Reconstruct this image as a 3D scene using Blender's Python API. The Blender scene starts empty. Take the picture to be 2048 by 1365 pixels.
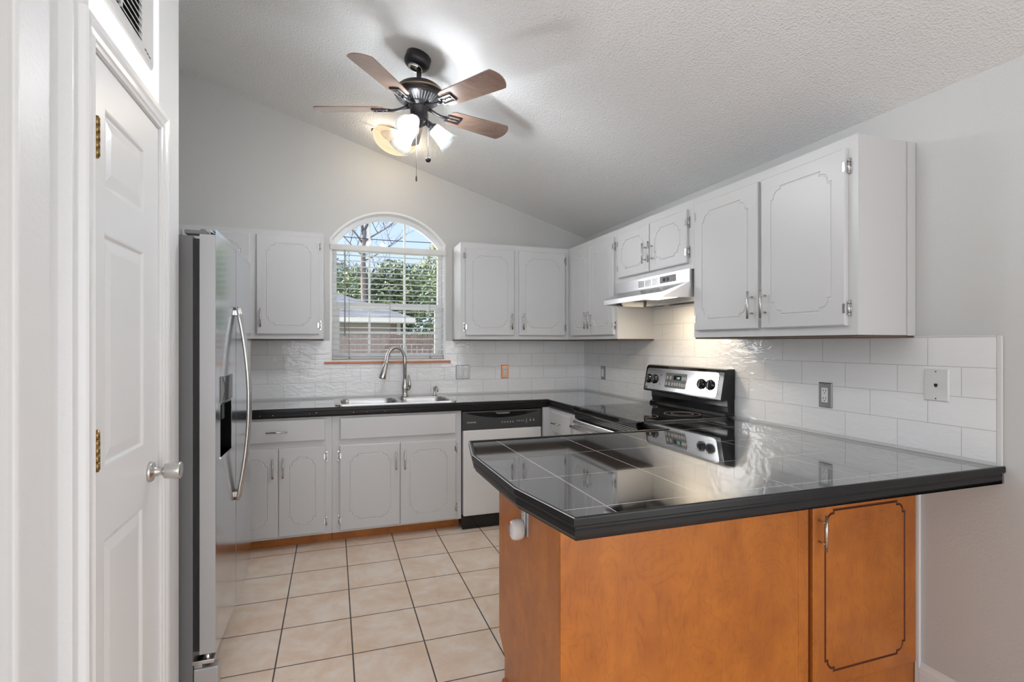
import bpy, bmesh, math, random
from mathutils import Vector, Matrix
from mathutils.geometry import delaunay_2d_cdt
S = bpy.context.scene
C = S.collection
PI = math.pi
rad = math.radians

# ------------------------------------------------------------------ camera
cam = bpy.data.cameras.new('camera')
camo = bpy.data.objects.new('camera', cam)
C.objects.link(camo)
camo.location = (-2.1779, -4.2965, 1.3444)
camo.rotation_euler = (PI / 2, 0, -0.3302)
cam.sensor_width = 36.0
cam.sensor_fit = 'HORIZONTAL'
cam.lens = 1041.8 * 36.0 / 2048.0
cam.shift_y = 5.3 / 2048.0
cam.clip_start = 0.05
cam.clip_end = 300
S.camera = camo

# ------------------------------------------------------------------ view, sky, sun, added fill lamps
S.view_settings.view_transform = 'Standard'
S.view_settings.look = 'None'
S.view_settings.gamma = 1
S.view_settings.use_curve_mapping = False
S.view_settings.exposure = 0.34

world = bpy.data.worlds.new('sky')
S.world = world
world.use_nodes = True
wn = world.node_tree
wn.nodes.clear()
w_out = wn.nodes.new('ShaderNodeOutputWorld')
w_bg = wn.nodes.new('ShaderNodeBackground')
w_tc = wn.nodes.new('ShaderNodeTexCoord')
w_sep = wn.nodes.new('ShaderNodeSeparateXYZ')
w_ramp = wn.nodes.new('ShaderNodeValToRGB')
wn.links.new(w_tc.outputs['Generated'], w_sep.inputs[0])
wn.links.new(w_sep.outputs['Z'], w_ramp.inputs[0])
w_ramp.color_ramp.elements[0].position = 0.0
w_ramp.color_ramp.elements[0].color = (0.58, 0.70, 0.88, 1)
w_ramp.color_ramp.elements[1].position = 0.5
w_ramp.color_ramp.elements[1].color = (0.34, 0.52, 0.90, 1)
# glow lobe added to the sky, low on the left, to brighten the kitchen
w_dot = wn.nodes.new('ShaderNodeVectorMath')
w_dot.operation = 'DOT_PRODUCT'
wn.links.new(w_tc.outputs['Generated'], w_dot.inputs[0])
w_dot.inputs[1].default_value = Vector((-.85, .42, .32)).normalized()
w_max = wn.nodes.new('ShaderNodeMath')
w_max.operation = 'MAXIMUM'
w_max.inputs[1].default_value = 0
wn.links.new(w_dot.outputs['Value'], w_max.inputs[0])
w_pow = wn.nodes.new('ShaderNodeMath')
w_pow.operation = 'POWER'
w_pow.inputs[1].default_value = 10
wn.links.new(w_max.outputs[0], w_pow.inputs[0])
w_mul = wn.nodes.new('ShaderNodeMath')
w_mul.operation = 'MULTIPLY'
w_mul.inputs[1].default_value = 25.0
wn.links.new(w_pow.outputs[0], w_mul.inputs[0])
w_add = wn.nodes.new('ShaderNodeMix')
w_add.data_type = 'RGBA'
w_add.blend_type = 'ADD'
w_add.inputs['Factor'].default_value = 1
wn.links.new(w_ramp.outputs[0], w_add.inputs['A'])
wn.links.new(w_mul.outputs[0], w_add.inputs['B'])
wn.links.new(w_add.outputs['Result'], w_bg.inputs[0])
w_bg.inputs[1].default_value = 1.12
wn.links.new(w_bg.outputs[0], w_out.inputs[0])


def light(name, kind, loc, energy, color=(1, 1, 1), size=None, size_y=None, rot=(0, 0, 0), radius=None, angle=None):
    l = bpy.data.lights.new(name, kind)
    l.energy = energy
    l.color = color
    if kind == 'AREA':
        l.shape = 'RECTANGLE'
        l.size = size
        l.size_y = size_y
    if radius is not None:
        l.shadow_soft_size = radius
    if angle is not None:
        l.angle = angle
    o = bpy.data.objects.new(name, l)
    C.objects.link(o)
    o.location = loc
    o.rotation_euler = rot
    return o


light('sun', 'SUN', (0, -20, 20), 2.6, (1, .95, .86), rot=(rad(48), 0, rad(-25)), angle=rad(1))
# added fill lamps in the unseen dining room; no windows are built there
light('fill_lamp_rear', 'AREA', (-2.6, -9.28, 1.45), 64, (.92, .97, 1.04), 3.6, 2.1, rot=(PI / 2, 0, 0))
light('fill_lamp_left', 'AREA', (-6.38, -6.2, 1.5), 24, (.92, .97, 1.04), 3.4, 2.0, rot=(PI / 2, 0, -PI / 2))
light('fill_lamp_right', 'AREA', (-.04, -5.5, 1.25), 36, (.94, .98, 1.03), 1.9, 2.1, rot=(PI / 2, 0, PI / 2))


# ------------------------------------------------------------------ materials
def NT(name):
    m = bpy.data.materials.new(name)
    m.use_nodes = True
    nt = m.node_tree
    b = nt.nodes['Principled BSDF']
    return m, nt, b


def N(nt, t, **kw):
    n = nt.nodes.new(t)
    for k, v in kw.items():
        if hasattr(n, k):
            setattr(n, k, v)
        else:
            n.inputs[k.replace('_', ' ')].default_value = v
    return n


def L(nt, a, b):
    nt.links.new(a, b)


def pm(name, col, rough=.5, metal=0., ior=1.5, coat=0., emit=None, estr=0., bump=0., bscale=200., btex='noise', spec=None, aniso=None):
    m, nt, b = NT(name)
    b.inputs['Base Color'].default_value = (*col, 1)
    b.inputs['Roughness'].default_value = rough
    b.inputs['Metallic'].default_value = metal
    b.inputs['IOR'].default_value = ior
    if coat:
        b.inputs['Coat Weight'].default_value = coat
        b.inputs['Coat Roughness'].default_value = .08
    if spec is not None:
        b.inputs['Specular IOR Level'].default_value = spec
    if emit:
        b.inputs['Emission Color'].default_value = (*emit, 1)
        b.inputs['Emission Strength'].default_value = estr
    # every surface keeps a faint procedural variation of its own
    tc = N(nt, 'ShaderNodeTexCoord')
    nz = N(nt, 'ShaderNodeTexNoise')
    nz.inputs['Scale'].default_value = bscale if bump else 9.0
    nz.inputs['Detail'].default_value = 3
    L(nt, tc.outputs['Object'], nz.inputs['Vector'])
    if bump:
        bp = N(nt, 'ShaderNodeBump')
        bp.inputs['Strength'].default_value = bump
        bp.inputs['Distance'].default_value = .002
        L(nt, nz.outputs['Fac'], bp.inputs['Height'])
        L(nt, bp.outputs['Normal'], b.inputs['Normal'])
    else:
        mr = N(nt, 'ShaderNodeMapRange')
        mr.inputs['To Min'].default_value = max(0, rough - .015)
        mr.inputs['To Max'].default_value = rough + .015
        L(nt, nz.outputs['Fac'], mr.inputs['Value'])
        L(nt, mr.outputs['Result'], b.inputs['Roughness'])
    return m


def brushed(name, col, rough, direction, strength=.12):
    m, nt, b = NT(name)
    b.inputs['Base Color'].default_value = (*col, 1)
    b.inputs['Metallic'].default_value = 1
    tc = N(nt, 'ShaderNodeTexCoord')
    mp = N(nt, 'ShaderNodeMapping')
    mp.inputs['Scale'].default_value = direction
    nz = N(nt, 'ShaderNodeTexNoise')
    nz.inputs['Scale'].default_value = 1
    nz.inputs['Detail'].default_value = 4
    L(nt, tc.outputs['Object'], mp.inputs[0])
    L(nt, mp.outputs[0], nz.inputs['Vector'])
    mr = N(nt, 'ShaderNodeMapRange')
    mr.inputs['To Min'].default_value = rough - .06
    mr.inputs['To Max'].default_value = rough + .06
    L(nt, nz.outputs['Fac'], mr.inputs['Value'])
    L(nt, mr.outputs['Result'], b.inputs['Roughness'])
    bp = N(nt, 'ShaderNodeBump')
    bp.inputs['Strength'].default_value = strength
    bp.inputs['Distance'].default_value = .0003
    L(nt, nz.outputs['Fac'], bp.inputs['Height'])
    L(nt, bp.outputs['Normal'], b.inputs['Normal'])
    return m


def wall_paint(name, col, rough, scale=95, strength=.25):
    m, nt, b = NT(name)
    b.inputs['Base Color'].default_value = (*col, 1)
    b.inputs['Roughness'].default_value = rough
    tc = N(nt, 'ShaderNodeTexCoord')
    nz = N(nt, 'ShaderNodeTexNoise')
    nz.inputs['Scale'].default_value = scale
    nz.inputs['Detail'].default_value = 2
    L(nt, tc.outputs['Object'], nz.inputs['Vector'])
    bp = N(nt, 'ShaderNodeBump')
    bp.inputs['Strength'].default_value = strength
    bp.inputs['Distance'].default_value = .003
    L(nt, nz.outputs['Fac'], bp.inputs['Height'])
    L(nt, bp.outputs['Normal'], b.inputs['Normal'])
    return m


def ceiling_mat():
    m, nt, b = NT('knockdown_ceiling')
    b.inputs['Roughness'].default_value = .9
    tc = N(nt, 'ShaderNodeTexCoord')
    v = N(nt, 'ShaderNodeTexVoronoi')
    v.inputs['Scale'].default_value = 105
    nz = N(nt, 'ShaderNodeTexNoise')
    nz.inputs['Scale'].default_value = 160
    nz.inputs['Detail'].default_value = 3
    L(nt, tc.outputs['Object'], v.inputs['Vector'])
    L(nt, tc.outputs['Object'], nz.inputs['Vector'])
    mx = N(nt, 'ShaderNodeMath', operation='MULTIPLY')
    L(nt, v.outputs['Distance'], mx.inputs[0])
    L(nt, nz.outputs['Fac'], mx.inputs[1])
    bp = N(nt, 'ShaderNodeBump')
    bp.inputs['Strength'].default_value = .8
    bp.inputs['Distance'].default_value = .006
    L(nt, mx.outputs[0], bp.inputs['Height'])
    L(nt, bp.outputs['Normal'], b.inputs['Normal'])
    b.inputs['Base Color'].default_value = (.90, .90, .90, 1)
    return m


def tile_mat(name, axis, phase, z0, w, h):
    """glossy hand made looking wall tile; brick bond along a world axis"""
    m, nt, b = NT(name)
    tc = N(nt, 'ShaderNodeTexCoord')
    sp = N(nt, 'ShaderNodeSeparateXYZ')
    L(nt, tc.outputs['Object'], sp.inputs[0])
    ax = N(nt, 'ShaderNodeMath', operation='SUBTRACT')
    L(nt, sp.outputs[axis], ax.inputs[0])
    ax.inputs[1].default_value = phase - .5 * w - 40 * w
    az = N(nt, 'ShaderNodeMath', operation='SUBTRACT')
    L(nt, sp.outputs['Z'], az.inputs[0])
    az.inputs[1].default_value = z0
    cb = N(nt, 'ShaderNodeCombineXYZ')
    L(nt, ax.outputs[0], cb.inputs[0])
    L(nt, az.outputs[0], cb.inputs[1])
    br = N(nt, 'ShaderNodeTexBrick')
    br.offset = .5
    br.offset_frequency = 2
    br.inputs['Scale'].default_value = 1
    br.inputs['Brick Width'].default_value = w
    br.inputs['Row Height'].default_value = h
    br.inputs['Mortar Size'].default_value = .0013
    br.inputs['Mortar Smooth'].default_value = .2
    br.inputs['Color1'].default_value = (.92, .92, .92, 1)
    br.inputs['Color2'].default_value = (.90, .90, .90, 1)
    br.inputs['Mortar'].default_value = (.60, .60, .60, 1)
    L(nt, cb.outputs[0], br.inputs['Vector'])
    L(nt, br.outputs['Color'], b.inputs['Base Color'])
    b.inputs['Roughness'].default_value = .07
    b.inputs['IOR'].default_value = 1.55
    mp = N(nt, 'ShaderNodeMapping')
    mp.inputs['Scale'].default_value = (9, 9, 22)
    nz = N(nt, 'ShaderNodeTexNoise')
    nz.inputs['Scale'].default_value = 1.6
    nz.inputs['Detail'].default_value = 2
    nz.inputs['Distortion'].default_value = .8
    L(nt, tc.outputs['Object'], mp.inputs[0])
    L(nt, mp.outputs[0], nz.inputs['Vector'])
    mx = N(nt, 'ShaderNodeMath', operation='MULTIPLY')
    L(nt, nz.outputs['Fac'], mx.inputs[0])
    mx.inputs[1].default_value = 1.2
    sb = N(nt, 'ShaderNodeMath', operation='SUBTRACT')
    L(nt, mx.outputs[0], sb.inputs[0])
    L(nt, br.outputs['Fac'], sb.inputs[1])
    bp = N(nt, 'ShaderNodeBump')
    bp.inputs['Strength'].default_value = .55
    bp.inputs['Distance'].default_value = .004
    L(nt, sb.outputs[0], bp.inputs['Height'])
    L(nt, bp.outputs['Normal'], b.inputs['Normal'])
    return m


def grid_mat(name, x0, y0, w, h, mortar, base, base2, grout, rough, ior=1.5, kind='floor'):
    m, nt, b = NT(name)
    tc = N(nt, 'ShaderNodeTexCoord')
    mp = N(nt, 'ShaderNodeMapping')
    mp.inputs['Location'].default_value = (-x0 + 40 * w, -y0 + 40 * h, 0)
    L(nt, tc.outputs['Object'], mp.inputs[0])
    br = N(nt, 'ShaderNodeTexBrick')
    br.offset = 0
    br.inputs['Scale'].default_value = 1
    br.inputs['Brick Width'].default_value = w
    br.inputs['Row Height'].default_value = h
    br.inputs['Mortar Size'].default_value = mortar
    br.inputs['Mortar Smooth'].default_value = .1
    br.inputs['Mortar'].default_value = (*grout, 1)
    L(nt, mp.outputs[0], br.inputs['Vector'])
    cr = N(nt, 'ShaderNodeValToRGB')
    nz = N(nt, 'ShaderNodeTexNoise')
    L(nt, tc.outputs['Object'], nz.inputs['Vector'])
    if kind == 'floor':
        nz.inputs['Scale'].default_value = 5.5
        nz.inputs['Detail'].default_value = 9
        nz.inputs['Roughness'].default_value = .68
        nz.inputs['Distortion'].default_value = .4
        cr.color_ramp.elements[0].position = .36
        cr.color_ramp.elements[1].position = .62
    else:
        nz.inputs['Scale'].default_value = 420
        nz.inputs['Detail'].default_value = 2
        cr.color_ramp.elements[0].position = .55
        cr.color_ramp.elements[1].position = .75
    cr.color_ramp.elements[0].color = (*base, 1)
    cr.color_ramp.elements[1].color = (*base2, 1)
    L(nt, nz.outputs['Fac'], cr.inputs[0])
    L(nt, cr.outputs[0], br.inputs['Color1'])
    L(nt, cr.outputs[0], br.inputs['Color2'])
    L(nt, br.outputs['Color'], b.inputs['Base Color'])
    mr = N(nt, 'ShaderNodeMapRange')
    mr.inputs['To Min'].default_value = rough
    mr.inputs['To Max'].default_value = .6
    L(nt, br.outputs['Fac'], mr.inputs['Value'])
    L(nt, mr.outputs['Result'], b.inputs['Roughness'])
    b.inputs['IOR'].default_value = ior
    bp = N(nt, 'ShaderNodeBump')
    bp.invert = True
    bp.inputs['Strength'].default_value = .5 if kind == 'floor' else .15
    bp.inputs['Distance'].default_value = .002 if kind == 'floor' else .0006
    L(nt, br.outputs['Fac'], bp.inputs['Height'])
    L(nt, bp.outputs['Normal'], b.inputs['Normal'])
    return m


def wood_mat(name, c1, c2, c3, rough=.3, scale=1., coat=.3, vertical=True):
    m, nt, b = NT(name)
    tc = N(nt, 'ShaderNodeTexCoord')
    mp = N(nt, 'ShaderNodeMapping')
    mp.inputs['Scale'].default_value = (9 * scale, 9 * scale, 2.4 * scale) if vertical else (2.4 * scale, 9 * scale, 9 * scale)
    L(nt, tc.outputs['Object'], mp.inputs[0])
    n1 = N(nt, 'ShaderNodeTexNoise')
    n1.inputs['Scale'].default_value = 1.0
    n1.inputs['Detail'].default_value = 5
    n1.inputs['Distortion'].default_value = 1.6
    L(nt, mp.outputs[0], n1.inputs['Vector'])
    n2 = N(nt, 'ShaderNodeTexNoise')     # broad blotches of stain
    n2.inputs['Scale'].default_value = 7.5
    n2.inputs['Detail'].default_value = 3
    n2.inputs['Roughness'].default_value = .6
    L(nt, tc.outputs['Object'], n2.inputs['Vector'])
    cr = N(nt, 'ShaderNodeValToRGB')
    cr.color_ramp.elements[0].position = .3
    cr.color_ramp.elements[0].color = (*c1, 1)
    cr.color_ramp.elements[1].position = .7
    cr.color_ramp.elements[1].color = (*c2, 1)
    L(nt, n1.outputs['Fac'], cr.inputs[0])
    r2 = N(nt, 'ShaderNodeValToRGB')
    r2.color_ramp.elements[0].position = .38
    r2.color_ramp.elements[0].color = (0, 0, 0, 1)
    r2.color_ramp.elements[1].position = .72
    r2.color_ramp.elements[1].color = (1, 1, 1, 1)
    L(nt, n2.outputs['Fac'], r2.inputs[0])
    mx = N(nt, 'ShaderNodeMix', data_type='RGBA')
    L(nt, r2.outputs[0], mx.inputs['Factor'])
    L(nt, cr.outputs[0], mx.inputs['A'])
    mx.inputs['B'].default_value = (*c3, 1)
    mx2 = N(nt, 'ShaderNodeMix', data_type='RGBA')
    mx2.inputs['Factor'].default_value = .62
    L(nt, cr.outputs[0], mx2.inputs['A'])
    L(nt, mx.outputs['Result'], mx2.inputs['B'])
    # curly growth lines
    mp4 = N(nt, 'ShaderNodeMapping')
    mp4.inputs['Scale'].default_value = (6 * scale, 6 * scale, 2.6 * scale) if vertical else (2.6 * scale, 6 * scale, 6 * scale)
    L(nt, tc.outputs['Object'], mp4.inputs[0])
    n4 = N(nt, 'ShaderNodeTexNoise')
    n4.inputs['Scale'].default_value = .8
    n4.inputs['Detail'].default_value = 3.5
    n4.inputs['Roughness'].default_value = .52
    n4.inputs['Distortion'].default_value = .5
    L(nt, mp4.outputs[0], n4.inputs['Vector'])
    m4 = N(nt, 'ShaderNodeMath', operation='MULTIPLY')
    L(nt, n4.outputs['Fac'], m4.inputs[0])
    m4.inputs[1].default_value = 44
    f4 = N(nt, 'ShaderNodeMath', operation='PINGPONG')
    L(nt, m4.outputs[0], f4.inputs[0])
    f4.inputs[1].default_value = 1
    # fine dark pores
    mp3 = N(nt, 'ShaderNodeMapping')
    mp3.inputs['Scale'].default_value = (220, 220, 14) if vertical else (14, 220, 220)
    L(nt, tc.outputs['Object'], mp3.inputs[0])
    n3 = N(nt, 'ShaderNodeTexNoise')
    n3.inputs['Scale'].default_value = 1
    L(nt, mp3.outputs[0], n3.inputs['Vector'])
    a3 = N(nt, 'ShaderNodeMath', operation='MULTIPLY_ADD')
    L(nt, n3.outputs['Fac'], a3.inputs[0])
    a3.inputs[1].default_value = .9
    L(nt, f4.outputs[0], a3.inputs[2])
    r3 = N(nt, 'ShaderNodeValToRGB')
    r3.color_ramp.elements[0].position = .38
    r3.color_ramp.elements[0].color = (.86, .84, .82, 1)
    r3.color_ramp.elements[1].position = .80
    r3.color_ramp.elements[1].color = (1, 1, 1, 1)
    L(nt, a3.outputs[0], r3.inputs[0])
    mx3 = N(nt, 'ShaderNodeMix', data_type='RGBA', blend_type='MULTIPLY')
    mx3.inputs['Factor'].default_value = 1
    L(nt, mx2.outputs['Result'], mx3.inputs['A'])
    L(nt, r3.outputs[0], mx3.inputs['B'])
    L(nt, mx3.outputs['Result'], b.inputs['Base Color'])
    b.inputs['Roughness'].default_value = rough
    b.inputs['Coat Weight'].default_value = coat
    b.inputs['Coat Roughness'].default_value = .12
    return m


def glass_pane(name, tint=(1, 1, 1), refl=.08):
    m = bpy.data.materials.new(name)
    m.use_nodes = True
    nt = m.node_tree
    nt.nodes.clear()
    o = N(nt, 'ShaderNodeOutputMaterial')
    t = N(nt, 'ShaderNodeBsdfTransparent')
    t.inputs[0].default_value = (*tint, 1)
    g = N(nt, 'ShaderNodeBsdfGlossy')
    g.inputs['Roughness'].default_value = .02
    f = N(nt, 'ShaderNodeFresnel')
    f.inputs['IOR'].default_value = 1.25
    mx = N(nt, 'ShaderNodeMixShader')
    L(nt, f.outputs[0], mx.inputs[0])
    L(nt, t.outputs[0], mx.inputs[1])
    L(nt, g.outputs[0], mx.inputs[2])
    L(nt, mx.outputs[0], o.inputs[0])
    return m


def frosted(name, col, emit, estr, trans=.5):
    m, nt, b = NT(name)
    b.inputs['Base Color'].default_value = (*col, 1)
    b.inputs['Roughness'].default_value = .35
    b.inputs['Transmission Weight'].default_value = trans
    b.inputs['Subsurface Weight'].default_value = 0
    tc = N(nt, 'ShaderNodeTexCoord')
    nz = N(nt, 'ShaderNodeTexNoise')
    nz.inputs['Scale'].default_value = 9
    nz.inputs['Detail'].default_value = 6
    nz.inputs['Distortion'].default_value = 1.4
    L(nt, tc.outputs['Object'], nz.inputs['Vector'])
    cr = N(nt, 'ShaderNodeValToRGB')
    cr.color_ramp.elements[0].position = .3
    cr.color_ramp.elements[0].color = (*[c * .8 for c in emit], 1)
    cr.color_ramp.elements[1].position = .65
    cr.color_ramp.elements[1].color = (*emit, 1)
    L(nt, nz.outputs['Fac'], cr.inputs[0])
    L(nt, cr.outputs[0], b.inputs['Emission Color'])
    b.inputs['Emission Strength'].default_value = estr
    return m


def bell_glass(name):
    """frosted glass: part clear, part scattering"""
    m = bpy.data.materials.new(name)
    m.use_nodes = True
    nt = m.node_tree
    nt.nodes.clear()
    o = N(nt, 'ShaderNodeOutputMaterial')
    t = N(nt, 'ShaderNodeBsdfTransparent')
    t.inputs[0].default_value = (.76, .765, .77, 1)
    tl = N(nt, 'ShaderNodeBsdfTranslucent')
    tl.inputs[0].default_value = (.085, .09, .083, 1)
    df = N(nt, 'ShaderNodeBsdfPrincipled')
    df.inputs['Base Color'].default_value = (.10, .105, .098, 1)
    df.inputs['Roughness'].default_value = .3
    m1 = N(nt, 'ShaderNodeMixShader')
    m1.inputs[0].default_value = .5
    m2 = N(nt, 'ShaderNodeMixShader')
    tc = N(nt, 'ShaderNodeTexCoord')
    nz = N(nt, 'ShaderNodeTexNoise')
    nz.inputs['Scale'].default_value = 30
    L(nt, tc.outputs['Object'], nz.inputs['Vector'])
    mr = N(nt, 'ShaderNodeMapRange')
    mr.inputs['To Min'].default_value = .40
    mr.inputs['To Max'].default_value = .48
    L(nt, nz.outputs['Fac'], mr.inputs['Value'])
    L(nt, mr.outputs['Result'], m2.inputs[0])
    L(nt, tl.outputs[0], m1.inputs[1])
    L(nt, df.outputs[0], m1.inputs[2])
    L(nt, t.outputs[0], m2.inputs[1])
    L(nt, m1.outputs[0], m2.inputs[2])
    L(nt, m2.outputs[0], o.inputs[0])
    return m


def leaf_mat(name, c1, c2, c3):
    m, nt, b = NT(name)
    tc = N(nt, 'ShaderNodeTexCoord')
    nz = N(nt, 'ShaderNodeTexNoise')
    nz.inputs['Scale'].default_value = 1.6
    nz.inputs['Detail'].default_value = 8
    L(nt, tc.outputs['Object'], nz.inputs['Vector'])
    cr = N(nt, 'ShaderNodeValToRGB')
    cr.color_ramp.elements[0].position = .35
    cr.color_ramp.elements[0].color = (*c1, 1)
    cr.color_ramp.elements[1].position = .66
    cr.color_ramp.elements[1].color = (*c3, 1)
    e = cr.color_ramp.elements.new(.5)
    e.color = (*c2, 1)
    L(nt, nz.outputs['Fac'], cr.inputs[0])
    L(nt, cr.outputs[0], b.inputs['Base Color'])
    b.inputs['Roughness'].default_value = .55
    return m


M = {}
M['wall'] = wall_paint('wall_paint_warm_grey', (.62, .62, .61), .55)
M['pantry_wall'] = wall_paint('pantry_wall_paint', (.80, .80, .80), .42, 80, .3)
M['ceiling'] = ceiling_mat()
M['trimwhite'] = pm('trim_white_gloss', (.86, .86, .86), .22)
M['doorwhite'] = pm('door_white_gloss', (.84, .84, .84), .30, bump=.06, bscale=60)
M['white'] = pm('cabinet_white_paint', (.665, .665, .67), .36, bump=.03, bscale=25)
M['under'] = wood_mat('raw_cabinet_bottom', (.13, .085, .055), (.17, .11, .075), (.10, .065, .045), .6, coat=0)
M['wood'] = wood_mat('stained_orange_birch', (.50, .148, .014), (.60, .19, .020), (.35, .092, .010), .38)
M['wood_dark'] = pm('groove_stain_and_gap_shade', (.12, .026, .008), .4)
M['wood_toe'] = wood_mat('orange_toe_board', (.50, .17, .03), (.60, .22, .04), (.30, .08, .015), .45, vertical=False, coat=0)
M['sill'] = wood_mat('orange_window_sill', (.60, .20, .09), (.66, .24, .11), (.5, .15, .06), .4, vertical=False, coat=.1)
M['tile_back'] = tile_mat('wall_tile_back', 'X', -2.5345, .9305, .2235, .1095)
M['tile_right'] = tile_mat('wall_tile_right', 'Y', -2.115, .9305, .2285, .1095)
M['grout'] = pm('white_caulk', (.72, .72, .71), .4)
M['floor'] = grid_mat('beige_floor_tile', -2.407, -.685, .3087, .3138, .0032, (.84, .64, .48), (.95, .83, .72), (.10, .075, .07), .32)
M['granite'] = grid_mat('black_granite_tile', -1.5, -2.446, .3085, .317, .0017, (.012, .012, .013), (.07, .07, .07), (.62, .62, .62), .045, ior=2.1, kind='granite')
_b = M['granite'].node_tree.nodes['Principled BSDF']
_b.inputs['Coat Weight'].default_value = 1
_b.inputs['Coat IOR'].default_value = 2.1
_b.inputs['Coat Roughness'].default_value = .045
M['edge'] = pm('black_edge_moulding', (.009, .009, .010), .34, ior=1.4)
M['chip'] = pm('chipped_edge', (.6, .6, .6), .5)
M['steel'] = brushed('brushed_stainless', (.62, .62, .63), .27, (3, 3, 260))
M['steel_h'] = brushed('brushed_stainless_horizontal', (.66, .66, .67), .24, (260, 3, 260))
M['steel_fridge'] = brushed('polished_stainless_door', (.64, .665, .70), .15, (260, 260, 3), .05)
M['steel_panel'] = brushed('bright_stainless_panel', (.68, .68, .69), .16, (3, 260, 260), .05)
M['nickel'] = pm('brushed_nickel', (.62, .61, .59), .26, 1)
M['chrome'] = pm('chrome', (.60, .60, .61), .16, 1)
M['fridge_side'] = pm('dark_grey_fridge_side', (.17, .17, .172), .45, bump=.15, bscale=350)
M['fridge_edge'] = pm('grey_fridge_door_edge', (.46, .46, .465), .4, .4)
M['black'] = pm('black_gloss', (.008, .008, .009), .09)
M['ceran'] = pm('black_ceramic_glass', (.006, .006, .007), .04, ior=2.1)
M['blackm'] = pm('black_matt', (.015, .015, .016), .45)
M['grey_plastic'] = pm('dark_grey_plastic', (.055, .055, .057), .38)
M['grey_mid'] = pm('mid_grey_plastic', (.2, .2, .2), .4)
M['dwsteel'] = brushed('dishwasher_steel', (.86, .86, .86), .44, (260, 3, 3))
M['dwsteel'].node_tree.nodes['Principled BSDF'].inputs['Metallic'].default_value = .2
M['pale'] = pm('pale_print', (.7, .7, .7), .5)
M['plastic'] = pm('white_plastic', (.78, .78, .77), .3)
M['slot'] = pm('dark_slot', (.02, .02, .02), .6)
M['copper'] = pm('copper_plate', (.80, .36, .20), .25, .6)
M['gunmetal'] = pm('pewter_plate', (.36, .36, .365), .42, 1)
M['mirrorplate'] = pm('polished_plate', (.46, .46, .46), .38, 1)
M['brass'] = pm('aged_brass', (.34, .235, .10), .34, 1)
M['bronze'] = pm('dark_bronze', (.035, .033, .036), .35, .4)
M['goldrim'] = pm('gold_rubbed_edge', (.42, .27, .12), .3, 1)
M['blade'] = wood_mat('walnut_fan_blade', (.24, .15, .11), (.34, .23, .175), (.18, .09, .07), .3, 1.4, 1, vertical=False)
M['shade'] = bell_glass('frosted_bell_glass')
M['bulb'] = pm('lit_bulb', (1, 1, 1), .4, emit=(.95, .985, 1.03), estr=620)
M['alabaster'] = frosted('lit_alabaster_bowl', (.07, .055, .04), (1, .77, .52), .85, .0)
_nt = M['alabaster'].node_tree
_tr, _mx = N(_nt, 'ShaderNodeBsdfTransparent'), N(_nt, 'ShaderNodeMixShader')
_tr.inputs[0].default_value = (1, .93, .82, 1)
_mx.inputs[0].default_value = .38
L(_nt, _nt.nodes['Principled BSDF'].outputs[0], _mx.inputs[1])
L(_nt, _tr.outputs[0], _mx.inputs[2])
L(_nt, _mx.outputs[0], _nt.nodes['Material Output'].inputs[0])
M['lens'] = pm('lit_hood_lens', (1, .9, .7), .4, emit=(1, .80, .50), estr=4)
M['glass'] = glass_pane('window_glass')
M['vinyl'] = pm('white_vinyl', (.92, .92, .91), .35)
M['slat'] = pm('white_blind_slat', (.88, .88, .87), .4)
_nt = M['slat'].node_tree
_tl = N(_nt, 'ShaderNodeBsdfTranslucent')
_tl.inputs[0].default_value = (.9, .9, .88, 1)
_mx = N(_nt, 'ShaderNodeMixShader')
_mx.inputs[0].default_value = .4
L(_nt, _nt.nodes['Principled BSDF'].outputs[0], _mx.inputs[1])
L(_nt, _tl.outputs[0], _mx.inputs[2])
L(_nt, _mx.outputs[0], _nt.nodes['Material Output'].inputs[0])
M['cord'] = pm('grey_cord', (.35, .35, .36), .7)
M['led'] = pm('green_display', (.05, .2, .15), .4, emit=(.35, .95, .75), estr=.8)
M['key'] = pm('grey_touch_key', (.30, .30, .30), .4)
M['pink'] = pm('pink_light', (.9, .3, .4), .4, emit=(1, .3, .4), estr=.6)
M['shingle'] = pm('grey_roof_shingle', (.22, .22, .23), .9)
_nt = M['shingle'].node_tree
_tc, _mp, _nz, _cr = N(_nt, 'ShaderNodeTexCoord'), N(_nt, 'ShaderNodeMapping'), N(_nt, 'ShaderNodeTexNoise'), N(_nt, 'ShaderNodeValToRGB')
_mp.inputs['Scale'].default_value = (1.1, 9, 9)
_nz.inputs['Scale'].default_value = 1.4
_nz.inputs['Detail'].default_value = 6
_cr.color_ramp.elements[0].position = .35
_cr.color_ramp.elements[0].color = (.085, .085, .095, 1)
_cr.color_ramp.elements[1].position = .65
_cr.color_ramp.elements[1].color = (.19, .19, .205, 1)
L(_nt, _tc.outputs['Object'], _mp.inputs[0])
L(_nt, _mp.outputs[0], _nz.inputs['Vector'])
L(_nt, _nz.outputs['Fac'], _cr.inputs[0])
L(_nt, _cr.outputs[0], _nt.nodes['Principled BSDF'].inputs['Base Color'])
M['brick'] = pm('tan_brick_wall', (.33, .27, .20), .9, bump=.8, bscale=10)
M['eave'] = pm('white_eave', (.58, .56, .50), .6)
M['picket'] = wood_mat('weathered_fence', (.15, .10, .085), (.20, .145, .13), (.11, .075, .065), .85, .8, 0)
M['bark'] = pm('grey_bark', (.16, .13, .12), .9, bump=1, bscale=20)
M['bark_dark'] = pm('dark_bark', (.07, .05, .04), .9, bump=1, bscale=20)
M['leaf_a'] = leaf_mat('evergreen_leaf', (.045, .08, .035), (.12, .17, .07), (.30, .33, .13))
M['leaf_b'] = leaf_mat('yellowing_leaf', (.16, .19, .06), (.30, .30, .08), (.50, .42, .12))
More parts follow.
